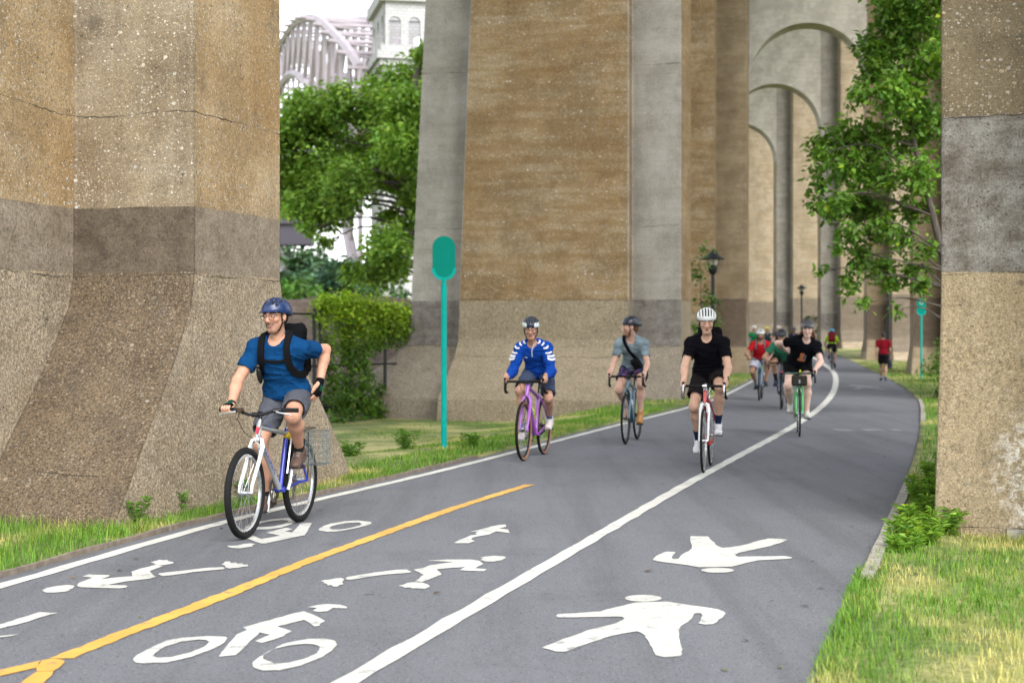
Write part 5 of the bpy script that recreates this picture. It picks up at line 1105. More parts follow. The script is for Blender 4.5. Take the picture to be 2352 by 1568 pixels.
def ride(bk, label, sp, cat='person', group='cyclists riding along the path'):
    e0 = bk['e']; e = empty('person', tuple(e0.location), e0.rotation_euler[2], label, cat, group)
    k = sp.get('k', 1.0); J = {}
    P = bk['SAD']+rx(sp.get('px', .02), sp.get('py', 0), .085); J['pelvis'] = P
    ln = math.radians(sp.get('lean', 35)); sd_ = math.radians(sp.get('side', 0))
    up = unit(rx(math.sin(ln), math.sin(sd_), math.cos(ln))); N = P+up*sp.get('tl', .495)*k; J['neck'] = N
    tw = sp.get('twist', 0); lat0 = rotm('Z', tw) @ rx(0, 1, 0); lat = unit(lat0-up*(lat0 @ up)); J['lat'] = lat; fw = np.cross(lat, up)
    sw = sp.get('shw', .170)*k
    J['shl'] = N-up*.085*k+lat*sw+fw*sp.get('shf', .025); J['shr'] = N-up*.085*k-lat*sw+fw*sp.get('shf', .025)
    J['Rh'] = head_frame(None, sp.get('yaw', 0), sp.get('pitch', 5), sp.get('roll', 0))
    J['head'] = N+unit(up*.55+rx(.14, 0, .75))*.163*k+lat*sp.get('hx', 0)
    for key, s in (('l', 1), ('r', -1)):
        J['hp'+key] = P+rx(.0, .088*s*k, -.012)
        pd = bk['PL'] if s > 0 else bk['PR']; pit = math.radians(sp.get('foot', (8, 20))[0 if s > 0 else 1])
        t = rx(math.cos(pit), sp.get('splay', .08)*s, -math.sin(pit)); t = unit(t); u = unit(rx(0, 0, 1)-t*t[2])
        J['toe'+key] = t; J['up'+key] = u; J['an'+key] = pd+rx(0, -.012*s, .010)+u*.104*k-t*.095*k
        kp = sp.get('knee', (.12, .12))[0 if s > 0 else 1]
        J['kn'+key] = ik(J['hp'+key], J['an'+key], .425*k, .425*k, rx(1, kp*s, .4))
        cu = sp.get('hand'+key)
        if cu:
            J['wr'+key] = P+np.array(cu['w'], float); J['hand'+key] = ('open', rx(*cu['d']), rx(*cu['n']), rx(*cu['t']), cu.get('curl', 25)); pole = rx(*cu['pole'])
        else:
            hd = bk['hands'][key]; J['hand'+key] = hd; G_ = hd[1]
            J['wr'+key] = G_+(rx(-.075, 0, .030) if len(hd) < 6 else rx(-.088, .004*s, .038)); pole = rx(-.25, .75*s, -.5)
            if sp.get('pole'): pole = rx(sp['pole'][0], sp['pole'][1]*s, sp['pole'][2])
        J['el'+key] = ik(J['sh'+key], J['wr'+key], .292*k, .262*k, pole)
    r = person(e, J, sp); r['e'] = e; r['J'] = J; return r
def sdf_eval(S, P):
    d = np.full(len(P), 9.)
    for t in S.p:
        if t[6] != 'add': continue
        if t[0] == 'rc':
            ab = t[2]-t[1]; tt = np.clip((P-t[1]) @ ab/(ab @ ab), 0, 1); q = np.linalg.norm(P-t[1]-tt[:, None]*ab, axis=1)-(t[3]+(t[4]-t[3])*tt)
        else:
            p = (P-t[1]) @ t[3]; k0 = np.linalg.norm(p/t[2], axis=1); k1 = np.linalg.norm(p/t[2]**2, axis=1)+1e-6; q = k0*(k0-1)/k1
        k = max(t[5], 1e-6); w_ = np.maximum(k-np.abs(d-q), 0)/k; d = np.minimum(d, q)-w_*w_*k*.25
    return d
def push_out(S, P, target, it=6):
    P = np.array(P, float)
    for _ in range(it):
        d = sdf_eval(S, P); g = np.stack([sdf_eval(S, P+o)-d for o in np.eye(3)*.002], 1)/.002
        P = P+g/np.maximum(.3, np.linalg.norm(g, axis=1))[:, None]*(target-d)[:, None]*.8
    return P
def catmull(pts, n=6):
    P = [np.asarray(p, float) for p in pts]; P = [2*P[0]-P[1]]+P+[2*P[-1]-P[-2]]; o = []
    for i in range(1, len(P)-2):
        for j in range(n):
            t = j/n; o.append(.5*(2*P[i]+(P[i+1]-P[i-1])*t+(2*P[i-1]-5*P[i]+4*P[i+1]-P[i+2])*t*t+(3*P[i]-P[i-1]-3*P[i+1]+P[i+2])*t**3))
    o.append(P[-2]); return o
def strap(r, coords, w_, th, name, parent, mat, ease=.016):
    """webbing laid over the clothed torso: coords are (forward, left, up) torso coordinates"""
    pts = np.array(catmull([r['tp'](*c) for c in coords], 5)); C0 = push_out(r['tor'].grow(ease), pts, th*.6)
    d = sdf_eval(r['tor'].grow(ease), C0); g = np.stack([sdf_eval(r['tor'].grow(ease), C0+o)-d for o in np.eye(3)*.003], 1); V = []; F = []
    for i in range(len(C0)):
        t = unit(C0[min(i+1, len(C0)-1)]-C0[max(0, i-1)]); n = unit(g[i]-t*(g[i] @ t)); b = np.cross(t, n)
        V += [C0[i]+b*w_/2-n*th*.5, C0[i]+b*w_*.42+n*th*.5, C0[i]-b*w_*.42+n*th*.5, C0[i]-b*w_/2-n*th*.5]
    for i in range(len(C0)-1):
        for j in range(4): F.append((i*4+j, i*4+(j+1) % 4, i*4+4+(j+1) % 4, i*4+4+j))
    m = MB(); m.add(V, F+[(3, 2, 1, 0), tuple(len(V)-4+j for j in range(4))]); return m.build(name, mat, parent, angle=50)
def backpack(r, e, col, size=(.13, .15, .24), off=.0, h=.010, straps=True, hump=None, uz=.55):
    S = SDF(); c = r['tp'](-.115-size[0]*.7+off, 0, uz); Rt = r['Rt']
    S.box(c, rx(size[0]*.55, size[1]*.8, size[2]*.8), Rt, .045, .03); S.box(c-Rt @ rx(size[0]*.5, 0, .06), rx(size[0]*.3, size[1]*.6, size[2]*.42), Rt, .03, .02)
    if hump: S.ell(c+Rt @ rx(*hump[0]), rx(*hump[1]), Rt, .05)
    b = clothes('backpack', S, h, col, e, .006, 11)
    if straps:
        for s in (1, -1):
            strap(r, [(-.14, .07*s, .93), (-.07, .085*s, 1.06), (.03, .10*s, 1.02), (.11, .105*s, .84), (.12, .115*s, .64), (.09, .15*s, .47), (.0, .175*s, .38), (-.10, .15*s, .35)], .055, .014, 'shoulder_strap', b, M_web)
    return b
# ================================================================ THE RIDERS AND THEIR BICYCLES
SK_A = (.40, .215, .145); SK_B = (.37, .20, .135); SK_P = (.56, .385, .315)
P_blue = paint('blue_frame_paint', (.012, .03, .33)); P_silver = paint('silver_frame_paint', (.27, .28, .29)); P_white = paint('white_fork_paint', (.62, .63, .63))
P_purple = paint('purple_frame_paint', (.30, .075, .42)); P_teal = paint('teal_frame_paint', (.02, .085, .13)); P_red = paint('red_frame_paint', (.42, .012, .015))
P_green = paint('green_frame_paint', (.03, .40, .075)); P_slate = paint('slate_blue_frame_paint', (.10, .17, .25)); P_blk = paint('black_frame_paint', (.014, .014, .018)); P_navy = paint('navy_frame_paint', (.02, .04, .09))
M_gum = plain('tan_tyre_wall', (.27, .13, .075), .8); M_bot = plain('clear_bottle', (.45, .5, .55), .3); M_lime = plain('lime_bottle', (.40, .55, .03), .35); M_ylw = plain('yellow_bottle', (.62, .42, .01), .4)
# ---- 1: man in the blue T-shirt on the blue and silver mountain bike
b1 = bicycle('blue and silver mountain bike with wire rear basket, nearest to the camera', (-1.899, 11.154), 14.0, dict(frame=P_blue, frame2=P_silver, head=P_silver, fork=P_white, R=.325, tyre=.025, WB=1.045, bb=.29, bbx=.40, off=.10, ht=.115, st=.47, saddle=.645, bar='flat', barw=.61, sweep=.07, barrise=.035, rise=.075, stem=.10, crank=103, chrome=True, fat=1.12, bottle=None))
e = b1['e']
m = MB(); m.tube([b1['BC']+rx(.01, -.10, .035), b1['BC']+rx(.06, -.10, .03)], .018, 10); m.build('bell', plain('brown_bell', (.06, .035, .025), .35, .3), e)
m = MB(); d_ = unit(b1['ST']-b1['BB']); c_ = b1['BB']+d_*.30+rx(-.045, 0, 0); m.tube([c_-d_*.14, c_+d_*.08, c_+d_*.10], [.036, .036, .03], 12); m.build('frame_bag', M_web, e)
m = MB(); c_ = b1['ST']-d_*.06+rx(-.03, -.01, 0); m.tube([c_+rx(.05, .02, .015), c_+rx(-.05, .02, -.035), c_+rx(-.08, .02, -.05)], [.026, .026, .016], 12); m.build('water_bottle', M_ylw, e)
m = MB(); m.cyl(b1['BB']+d_*.12+rx(-.03, .03, 0), b1['ST']-d_*.02+rx(-.03, .03, 0), .010, n=8); m.build('pump', M_chrome, e)
# letters on the tubes: small decal strokes
M_dec = plain('decal_blue', (.02, .03, .18), .5)
m = MB(); ht, st_ = b1['HT1'], b1['ST']; tt = unit(st_-ht); 
for q, (u0, v0, u1, v1) in enumerate(((.13, -.008, .142, .009), (.142, .009, .152, -.008), (.136, -.002, .148, -.002), (.16, .009, .178, .009), (.178, .009, .162, -.008), (.162, -.008, .182, -.008))):
    o_ = rx(0, .0165, -.012); a_ = ht+tt*u0+rx(0, 0, v0)+o_; c_ = ht+tt*u1+rx(0, 0, v1)+o_; m.tube([a_, c_], .0022, 4)
m.build('tube_lettering', M_dec, e)
m = MB(); h0, bb = b1['HT0'], b1['BB']; tt = unit(bb-h0); nn = unit(np.cross(tt, rx(0, 1, 0)))
for q in range(11):
    a_ = h0+tt*(.12+q*.026)+rx(0, .0205, 0); m.tube([a_+nn*.010, a_-nn*.010+tt*(.004 if q % 2 else -.004)], .003, 4); m.tube([a_+nn*(.010 if q % 3 else -.008), a_+nn*(.010 if q % 3 else -.008)+tt*.014], .0028, 4)
m.build('tube_lettering', M_dec, e)
m = MB(); m.box(b1['HT0']*.45+b1['HT1']*.55+rx(.020, 0, 0), (.006, .022, .05), rotm('Y', -18)); m.build('head_badge', plain('red_badge', (.5, .01, .03), .4), e)
# wire basket on the rear left, carried on a rack
M_wireg = plain('galvanised_wire', (.20, .23, .23), .42, .7, var=.2); RA = b1['RA']
m = MB()
for s in (1, -1): m.tube([RA+rx(0, .065*s, .02), rx(-.02, .062*s, .70), rx(.16, .05*s, .715)], .005, 6)
m.tube([rx(.18, .055, .715), rx(-.20, .055, .72), rx(-.20, -.055, .72), rx(.18, -.055, .715)], .005, 6, closed=True); m.build('rear_rack', M_blkm, e)
bk_ = MB(); cx0, cx1, cy0, cy1, cz0, cz1 = -.13, .08, .075, .205, .45, .705
bz = np.linspace(cz0, cz1, 7); by = np.linspace(cy0, cy1, 5); bx_ = np.linspace(cx0, cx1, 9)
bm_ = link('wire_basket', bpy.data.meshes.new('wire_basket'), e)
m = MB()
for z_ in bz: m.tube([rx(cx0, cy0, z_), rx(cx1, cy0, z_), rx(cx1, cy1, z_), rx(cx0, cy1, z_)], .0042 if z_ in (bz[0], bz[-1]) else .0022, 5, closed=True)
for x_ in bx_:
    m.tube([rx(x_, cy0, cz1), rx(x_, cy0, cz0), rx(x_, cy1, cz0), rx(x_, cy1, cz1)], .0022, 4)
for y_ in by:
    m.tube([rx(cx0, y_, cz1), rx(cx0, y_, cz0), rx(cx1, y_, cz0), rx(cx1, y_, cz1)], .0022, 4)
bpy.data.objects.remove(bm_); m.build('wire_basket', M_wireg, e)
r1 = ride(b1, 'man in blue T-shirt, navy helmet and glasses looking aside, one hand on hip', dict(skin=SK_A, h=.006, k=.98, lean=25, side=0, px=.03, twist=-2, yaw=-11, pitch=3, roll=3, gaze=-8, beard=.42, lip=(.25, .115, .095), bcol=(.055, .033, .023), brow=(.018, .012, .009), shirt=(.003, .034, .105), sleeve=.62, ease=.013, hem=.06, shorts=(.060, .065, .080), shorts_len=.76, loose=.022, shoe=(.075, .045, .035), sole=(.05, .04, .035), sock=(.02, .02, .02), sock_h=.03, foot=(22, 10), helmet=(.006, .020, .075), visor=True, vents='mtb', hair=(.012, .008, .006), glasses=True, build=1.04, arm=1.06, shw=.176, knee=(.25, .12), seed=3, fold=.0065,
    handl=dict(w=(.02, .265, .105), d=(.22, -.12, -.95), n=(.1, 1, .1), t=(1, .1, .2), pole=(-1, .38, .0), curl=30)))
e = r1['e']
bp = backpack(r1, e, (.0045, .005, .006), (.085, .10, .20), hump=((-.0, .11, .17), (.04, .045, .055)), uz=.60)
strap(r1, [(.12, .105, .74), (.135, .05, .72), (.137, 0, .715), (.135, -.05, .72), (.12, -.105, .74)], .022, .010, 'sternum_strap', bp, M_web, .017)
m = MB(); q_ = r1['tp'](.16, -.125, .50); m.ell(q_, (.022, .022, .07), r1['Rt'], 10, 8); m.ell(q_+r1['up']*.075, (.018, .02, .018), r1['Rt'], 8, 6); m.build('clip_on_torch', M_blkm, bp)
# fingerless gloves with a green motif
for key in 'lr':
    S = SDF(); J = r1['J']; W = J['wr'+key]; f = r1['fingers'][key]
    for pts, rs in f:
        S.rc(W+(pts[0]-W)*.0, pts[0], .0245, .0158, .012); S.rc(pts[0], pts[0]+(pts[1]-pts[0])*.75, rs[0]+.0036, rs[1]+.0030, .006)
    d = unit(J['el'+key]-W); S.rc(W-d*.005, W+d*.022, .0285, .0295, .01)
    mid = (f[1][0][0]+f[2][0][0])/2; S.rc(W*.5+mid*.5, mid, .024, .017, .01)
    n_ = J['hand'+key][3] if J['hand'+key][0] == 'grip' else J['hand'+key][2]; cen_ = W*.45+mid*.55; n_ = unit(n_)
    ax1 = unit(mid-W); ax2 = unit(np.cross(n_, ax1))
    def gp(V, C, cen_=cen_, n_=n_, ax1=ax1, ax2=ax2):
        q = V-cen_; u = q @ ax1; v = q @ ax2; w_ = q @ n_
        mm = (w_ > .004) & (np.abs(u) < .022) & (np.abs(v) < .018) & (np.sin(u*420+v*260) > .35); C[mm] = (.0, .16, .09); return C
    clothes('glove', S, .0036, (.004, .004, .005), e, 0, paint=gp)
# ---- 2: blue jacket on the purple bicycle
b2 = bicycle('purple drop bar bicycle with tan tyre walls', (.132, 18.06), 14.5, dict(frame=P_purple, R=.345, tyre=.019, WB=1.02, bar='drop', barw=.44, rise=.045, stem=.085, crank=163, fat=1.45, ht=.14, st=.49, saddle=.685, gumwall=M_gum, rim=M_blkm, bottle=M_lime, disc=True))
r2 = ride(b2, 'smiling man in bright blue jacket with white chevrons on the purple bicycle', dict(skin=(.40, .225, .16), h=.0085, lean=44, yaw=10, pitch=12, pole=(-.3, .25, -.8), shirt=(.006, .048, .28), top_name='jacket', sleeve=2, ease=.012, hem=-.10, shorts=(.045, .06, .105), shorts_len=.86, loose=.024, shoe=(.55, .50, .49), sole=(.5, .42, .4), sock=(.05, .12, .3), sock_h=.04, foot=(18, 30), helmet=(.014, .022, .045), helmet2=(.55, .6, .62), vents='road', hair=(.05, .035, .025), glasses=True, knee=(.22, .2), build=.95, seed=5, fold=.007, shw=.162))
def chevrons(r, e):
    J = r['J']; M_w = plain('white_chevron_print', (.6, .62, .66), .8)
    for key, s in (('l', 1), ('r', -1)):
        sh, el = J['sh'+key], J['el'+key]; A = catmull([r['tp'](.02, .075*s, 1.05), sh+r['up']*.06+r['fw']*.03, sh+(el-sh)*.22+r['fw']*.05+r['lat']*s*.03, sh+(el-sh)*.42+r['fw']*.05+r['lat']*s*.03], 6)
        S = r['tor'].grow(.013); S.rc(sh, sh+(el-sh)*.5, .073, .067, .03).rc(sh+(el-sh)*.5, el, .067, .061, .03)
        m = MB()
        for i in range(1, len(A)-2, 3):
            a = A[i]; t = unit(A[i+1]-A[i]); d = sdf_eval(S, np.array([a]))[0]; g = unit([sdf_eval(S, np.array([a+o]))[0]-d for o in np.eye(3)*.003]); b = np.cross(t, g)
            for sg in (1, -1):
                P = np.array([a+t*.016, a-t*.002, a+b*sg*.024-t*.014, a+b*sg*.024+t*.004]); Q = push_out(S, P, .012)
                m.add(Q, [(0, 1, 2, 3)]); Q2 = push_out(S, P, .002); m.add(Q2, [(3, 2, 1, 0)])
        m.build('chevron_print', M_w, r['shirt'], smooth=False)
chevrons(r2, r2['e'])
strap(r2, [(.05, .035, 1.02), (.10, .012, .95), (.125, 0, .86), (.13, 0, .74)], .012, .008, 'zip', r2['shirt'], plain('pale_zip', (.4, .45, .55), .5), .014)
strap(r2, [(.13, -.125, .70), (.135, -.10, .705), (.137, -.07, .71)], .012, .006, 'chest_lettering', r2['shirt'], plain('white_print', (.5, .52, .6), .8), .014)
# ---- 3: grey T-shirt on the teal bicycle, looking aside
b3 = bicycle('dark teal drop bar bicycle between the purple and red ones', (1.508, 20.8), 13.5, dict(frame=P_teal, R=.338, tyre=.015, WB=1.0, bar='drop', barw=.44, rise=.055, stem=.08, crank=350, fat=1.2, rim=M_blkm, deep=True, bottle=M_bot))
def grad3(V, C):
    z = V[:, 2]; n = vnoise(V*14, 4); t = np.clip((n-.35)*1.6, 0, 1)[:, None]; return C*(.75+.5*t)
def floral(V, C):
    n = vnoise(V*26, 9); C[n > .70] = (.12, .055, .15); C[n < .3] = (.012, .016, .05); C[(n > .50) & (n < .54)] = (.05, .10, .2); return C
r3 = ride(b3, 'bearded man in pale grey-blue T-shirt turning his head, sling bag across chest', dict(skin=(.48, .295, .225), h=.009, lean=40, yaw=-66, pole=(-.3, .3, -.8), pitch=4, beard=.75, bcol=(.17, .075, .035), brow=(.12, .06, .03), shirt=(.19, .25, .285), sleeve=.62, ease=.014, build=.95, shw=.162, hem=-.16, shirt_paint=grad3, shorts=(.022, .02, .045), shorts_paint=floral, shorts_len=.60, loose=.026, shoe=(.36, .17, .045), sole=(.22, .11, .04), boot=True, foot=(4, 16), helmet=(.014, .018, .03), vents='plain', hair=(.10, .045, .02), knee=(.18, .22), seed=8, fold=.008))
strap(r3, [(-.10, -.10, 1.0), (-.02, -.10, 1.07), (.08, -.08, .98), (.125, -.03, .78), (.135, .04, .55), (.13, .09, .40)], .045, .012, 'bag_strap', r3['e'], M_web, .018)
S = SDF(); S.box(r3['tp'](.150, .06, .34), rx(.018, .04, .055), r3['Rt'] @ rotm('X', 25), .02, .02); clothes('sling_bag', S, .01, (.010, .010, .012), r3['e'], .003, 4)
# ---- 4: black T-shirt and white helmet on the red bicycle
b4 = bicycle('red road bicycle with white fork and silver wheels on the lane line', (2.013, 16.47), 11.5, dict(frame=P_red, fork=P_white, R=.338, tyre=.0135, WB=.99, bar='drop', barw=.42, rise=.06, stem=.09, crank=35, fat=1.05, chrome=True, stemmat=M_chrome, lever=M_chrome, bottle=M_bot, bottle_seat=False, ht=.14))
r4 = ride(b4, 'man in black V-neck T-shirt and white vented helmet on the red bicycle', dict(skin=(.47, .29, .21), h=.008, lean=34, yaw=7, pitch=16, shirt=(.0035, .0035, .0055), sleeve=.60, ease=.014, hem=-.16, vneck=True, shorts=(.011, .009, .010), shorts_len=.70, loose=.034, shoe=(.60, .60, .63), sole=(.5, .5, .52), sock=(.012, .022, .06), sock_h=.10, foot=(8, 34), helmet=(.60, .63, .63), vents='road', hair=(.04, .025, .018), knee=(.16, .14), arm=1.08, build=.97, seed=12, fold=.007, shw=.168, pole=(-.2, .35, -.6)))
backpack(r4, r4['e'], (.0045, .0045, .006), (.11, .10, .16), off=-.03, h=.012, straps=False, uz=.50, hump=((0, .09, .13), (.05, .05, .07)))
m = MB(); W = r4['J']['wrl']; d = unit(r4['J']['ell']-W); m.torus(W+d*.035, d, .030, .007, 20, 6); m.ell(W+d*.035+rx(0, .02, .025), (.015, .015, .008), None, 8, 6); m.build('wristwatch', M_rub, r4['e'])
# ---- 5: woman in black on the green bicycle
b5 = bicycle('bright green bicycle with a dark handlebar bag', (4.09, 22.3), 9.0, dict(frame=P_green, R=.338, tyre=.014, WB=.99, bar='drop', barw=.42, rise=.07, stem=.07, crank=348, fat=1.05, chrome=True, tape=paint('dark_green_tape', (.01, .06, .045), .7), rim=M_chrome, ht=.12))
def sprint(V, C): 
    return C
r5 = ride(b5, 'woman in black printed T-shirt, arm behind her back, on the green bicycle', dict(skin=SK_P, h=.009, k=.95, lean=38, side=14, yaw=-4, pitch=12, roll=-2, shirt=(.0035, .004, .0055), sleeve=.55, ease=.022, hem=-.22, shorts=(.004, .004, .005), shorts_len=.58, loose=.03, shoe=(.5, .49, .45), sole=(.42, .42, .38), foot=(2, 18), helmet=(.05, .05, .06), helmet2=(.10, .10, .115), vents='road', hair=(.13, .045, .022), locks=[((-.05, .06, -.04), (-.07, .11, -.14), .035, .018), ((-.05, -.06, -.04), (-.08, -.13, -.12), .035, .016), ((-.07, 0, -.04), (-.10, 0, -.17), .05, .035)], knee=(.14, .16), leg=1.10, arm=1.05, build=1.0, seed=15, fold=.008,
    handr=dict(w=(-.06, -.19, .20), d=(-.6, .7, -.2), n=(-1, -.5, .1), t=(0, .2, 1), pole=(.05, -1, .2), curl=30)))
M_or = plain('orange_shirt_print', (.40, .13, .05), .85); M_bp = plain('blue_shirt_print', (.09, .14, .22), .85)
strap(r5, [(.13, -.015, .66), (.135, -.015, .58), (.135, -.012, .5), (.135, -.012, .42)], .058, .006, 'shirt_print', r5['shirt'], M_or, .03)
strap(r5, [(.135, -.06, .40), (.137, -.01, .395), (.135, .045, .40)], .035, .006, 'shirt_print', r5['shirt'], M_or, .0305)
strap(r5, [(.13, .032, .62), (.135, .036, .5), (.135, .04, .42)], .022, .006, 'shirt_print', r5['shirt'], M_bp, .0295)
S = SDF(); S.box(b5['BC']+rx(.115, 0, -.10), rx(.04, .088, .052), None, .022, .02); clothes('handlebar_bag', S, .010, (.035, .032, .026), b5['e'], .002, 4)
m = MB(); q_ = b5['BC']+rx(.180, 0, -.11); m.tube([q_+rx(0, -.012, .02), q_+rx(0, .012, -.02)], .004, 4); m.tube([q_+rx(0, .012, .02), q_+rx(0, -.012, -.02)], .004, 4); m.tube([q_+rx(0, .0, .025), q_+rx(0, 0, -.025)], .004, 4); m.build('bag_emblem', plain('pale_emblem', (.35, .4, .45), .7), b5['e'])
m = MB(); m.box(b5['HT1']+rx(.03, .015, .06), (.02, .025, .10)); m.build('lamp', plain('lime_lamp', (.5, .6, .02), .4), b5['e'])
# ---- 6: red polo shirt
b6 = bicycle('slate blue flat bar bicycle under the red polo shirt rider', (5.46, 34.6), 12.0, dict(frame=P_slate, R=.34, tyre=.018, WB=1.03, bar='flat', barw=.56, sweep=.03, barrise=.01, rise=.06, stem=.08, crank=15, fat=1.2, saddle=.60, st=.46, rim=M_blkm, lod=1))
r6 = ride(b6, 'bearded man in red polo shirt, pale shorts and white helmet', dict(skin=(.27, .15, .10), h=.012, k=.93, lean=36, px=-.01, yaw=4, pitch=8, beard=.85, bcol=(.02, .014, .01), shirt=(.32, .009, .014), sleeve=.62, top_name='polo_shirt', ease=.016, hem=-.10, shorts=(.36, .37, .45), shorts_len=.74, loose=.03, shoe=(.02, .022, .03), sole=(.05, .05, .05), foot=(5, 15), helmet=(.50, .52, .53), vents='road', hair=(.02, .015, .012), knee=(.35, .32), build=1.04, seed=21, fold=.007))
for s in (1, -1): strap(r6, [(-.10, .07*s, 1.0), (-.02, .08*s, 1.06), (.08, .09*s, .95), (.12, .11*s, .70)], .035, .012, 'shoulder_strap', r6['e'], plain('grey_webbing', (.09, .08, .10), .8), .018)
# ---- 7: green T-shirt, partly hidden
b7 = bicycle('black bicycle with pink fork crown behind the green one', (5.24, 30.5), 11.0, dict(frame=P_blk, R=.345, tyre=.018, WB=1.02, bar='drop', barw=.46, rise=.05, stem=.09, crank=255, fat=1.4, rim=M_blkm, fork=P_navy))
m = MB(); m.torus(b7['CR']+rx(.02, 0, .0), (0, 0, 1), .022, .012, 14, 6); m.build('crown_band', plain('pink_band', (.5, .05, .12), .4), b7['e'])
r7 = ride(b7, 'rider in green T-shirt and black helmet half hidden behind the woman in black', dict(skin=(.40, .23, .15), h=.012, k=.96, lean=57, yaw=0, pitch=30, shirt=(.03, .14, .085), sleeve=.62, ease=.017, hem=-.12, shorts=(.010, .011, .016), shorts_len=.72, loose=.018, shoe=(.02, .03, .06), sole=(.04, .04, .05), sock=(.015, .016, .02), sock_h=.16, foot=(5, 10), helmet=(.014, .018, .03), vents='road', hair=(.03, .02, .015), knee=(.2, .2), seed=25))
# ---- 8: riding away in neon
b8 = bicycle('dark bicycle ridden away on the footway side', (13.42, 65.8), 11.0, dict(frame=P_navy, R=.338, tyre=.016, WB=1.0, bar='drop', barw=.44, rise=.06, stem=.08, crank=80, rim=M_blkm, lod=0, away=True))
r8 = ride(b8, 'rider in neon yellow sleeves and light blue helmet farther along', dict(skin=(.36, .2, .14), h=.016, lean=38, pitch=14, shirt=(.36, .60, .03), sleeve=.75, ease=.016, hem=-.08, shorts=(.014, .014, .02), shorts_len=.7, shoe=(.012, .012, .015), sole=(.02, .02, .02), foot=(6, 20), helmet=(.02, .28, .52), vents='plain', hair=(.03, .02, .015), seed=31))
backpack(r8, r8['e'], (.16, .018, .025), (.09, .13, .22), h=.018, straps=False)
# ---- far group
FAR = [((11.2, 72.5), 'far rider in green T-shirt and white cap raising an arm', (.02, .17, .07), (.55, .55, .55), dict(handr=dict(w=(.10, -.34, .42), d=(.1, -.4, .9), n=(0, -1, .2), t=(1, 0, 0), pole=(0, -1, -.4)))),
       ((11.4, 70.0), 'far rider in dark teal top and yellow helmet', (.015, .055, .075), (.50, .45, .02), {}),
       ((12.25, 72.0), 'far rider in dark top and pale pink helmet', (.05, .045, .055), (.52, .42, .43), {}),
       ((12.45, 69.2), 'far rider in navy top and dark purple helmet', (.02, .022, .05), (.035, .032, .06), {})]
for i, (p_, lb, sc_, hc_, ex) in enumerate(FAR):
    b_ = bicycle(('dark far bicycle under the green T-shirt rider', 'dark far bicycle under the yellow helmet rider', 'dark far bicycle under the pink helmet rider', 'dark far bicycle under the purple helmet rider')[i], p_, 9.5, dict(frame=(P_blk, P_navy, P_slate, P_blk)[i], R=.338, tyre=.016, WB=1.0, bar='flat', barw=.54, sweep=.03, barrise=.01, rise=.08, stem=.07, crank=(40, 110, 200, 290)[i], rim=M_blkm, lod=0))
    d = dict(skin=((.40, .24, .17), (.33, .19, .13), (.4, .25, .19), (.2, .12, .08))[i], h=.017, lean=(14, 20, 14, 24)[i], pitch=6, shirt=sc_, sleeve=.6 if i != 1 else .1, ease=.018, shorts=(.02, .02, .025), shorts_len=.75, shoe=(.05, .05, .05), sole=(.06, .06, .06), foot=(5, 12), helmet=hc_, vents='plain', hair=(.06, .035, .02), seed=40+i); d.update(ex)
    ride(b_, lb, d)
# ---- walker in red, seen from behind
wx, wd = 11.75, 49.6
we = empty('person', (wx, wd, 0.0), math.radians(90-12), 'walker in dark red T-shirt and black shorts seen from behind', 'person')
Jw = dict(pelvis=rx(0, 0, .95), neck=rx(.05, 0, 1.45), lat=unit(rx(.10, 1, 0)), Rh=head_frame(None, 5, 8))
Jw['lat'] = unit(Jw['lat']-unit(Jw['neck']-Jw['pelvis'])*(Jw['lat'] @ unit(Jw['neck']-Jw['pelvis'])))
Jw['head'] = Jw['neck']+rx(.045, 0, .165); upw = unit(Jw['neck']-Jw['pelvis'])
for key, s in (('l', 1), ('r', -1)):
    Jw['sh'+key] = Jw['neck']-upw*.06+Jw['lat']*s*.185
    Jw['hp'+key] = rx(0, .088*s, .93)
    Jw['an'+key] = rx(.22, .075, .10) if s > 0 else rx(-.16, -.075, .115)
    Jw['toe'+key] = unit(rx(1, .1*s, .12 if s > 0 else -.25)); Jw['up'+key] = unit(rx(0, 0, 1)-Jw['toe'+key]*Jw['toe'+key][2])
    Jw['kn'+key] = ik(Jw['hp'+key], Jw['an'+key], .43, .43, rx(1, .05*s, 0))
    Jw['wr'+key] = Jw['sh'+key]+(rx(-.05, .06, -.53) if s > 0 else rx(.14, -.07, -.51)); Jw['el'+key] = ik(Jw['sh'+key], Jw['wr'+key], .292, .262, rx(-1, .3*s, 0))
    Jw['hand'+key] = ('open', rx(.1, 0, -1), rx(0, s, 0), rx(1, 0, 0), 50)
we.scale = (.88, .88, .88)
rw = person(we, Jw, dict(skin=(.34, .2, .14), h=.012, shirt=(.15, .006, .012), sleeve=.68, ease=.02, hem=-.16, shorts=(.010, .010, .012), shorts_len=.72, loose=.03, shoe=(.02, .03, .05), sole=(.25, .27, .3), sock=(.5, .5, .52), sock_h=.07, hair=(.02, .014, .01), seed=50))
gpt = Jw['wrr']+rx(.02, 0, -.16); R_ = Matrix.Rotation(math.radians(90-12), 3, 'Z'); gw = R_ @ Vector(gpt*.88)
be = empty('hand_bag', (wx+gw.x, wd+gw.y, gw.z-.16), math.radians(80), 'small dark blue bag in the walker\'s right hand', 'bag')
S = SDF(); S.box(rx(0, 0, .06), rx(.10, .035, .05), None, .02, .02); clothes('pouch', S, .012, (.03, .045, .075), be, .006, 3)
m = MB(); m.tube([(-.06, 0, .12), (-.03, 0, .17), (.03, 0, .17), (.06, 0, .12)], .007, 6); m.build('handle', M_web, be)
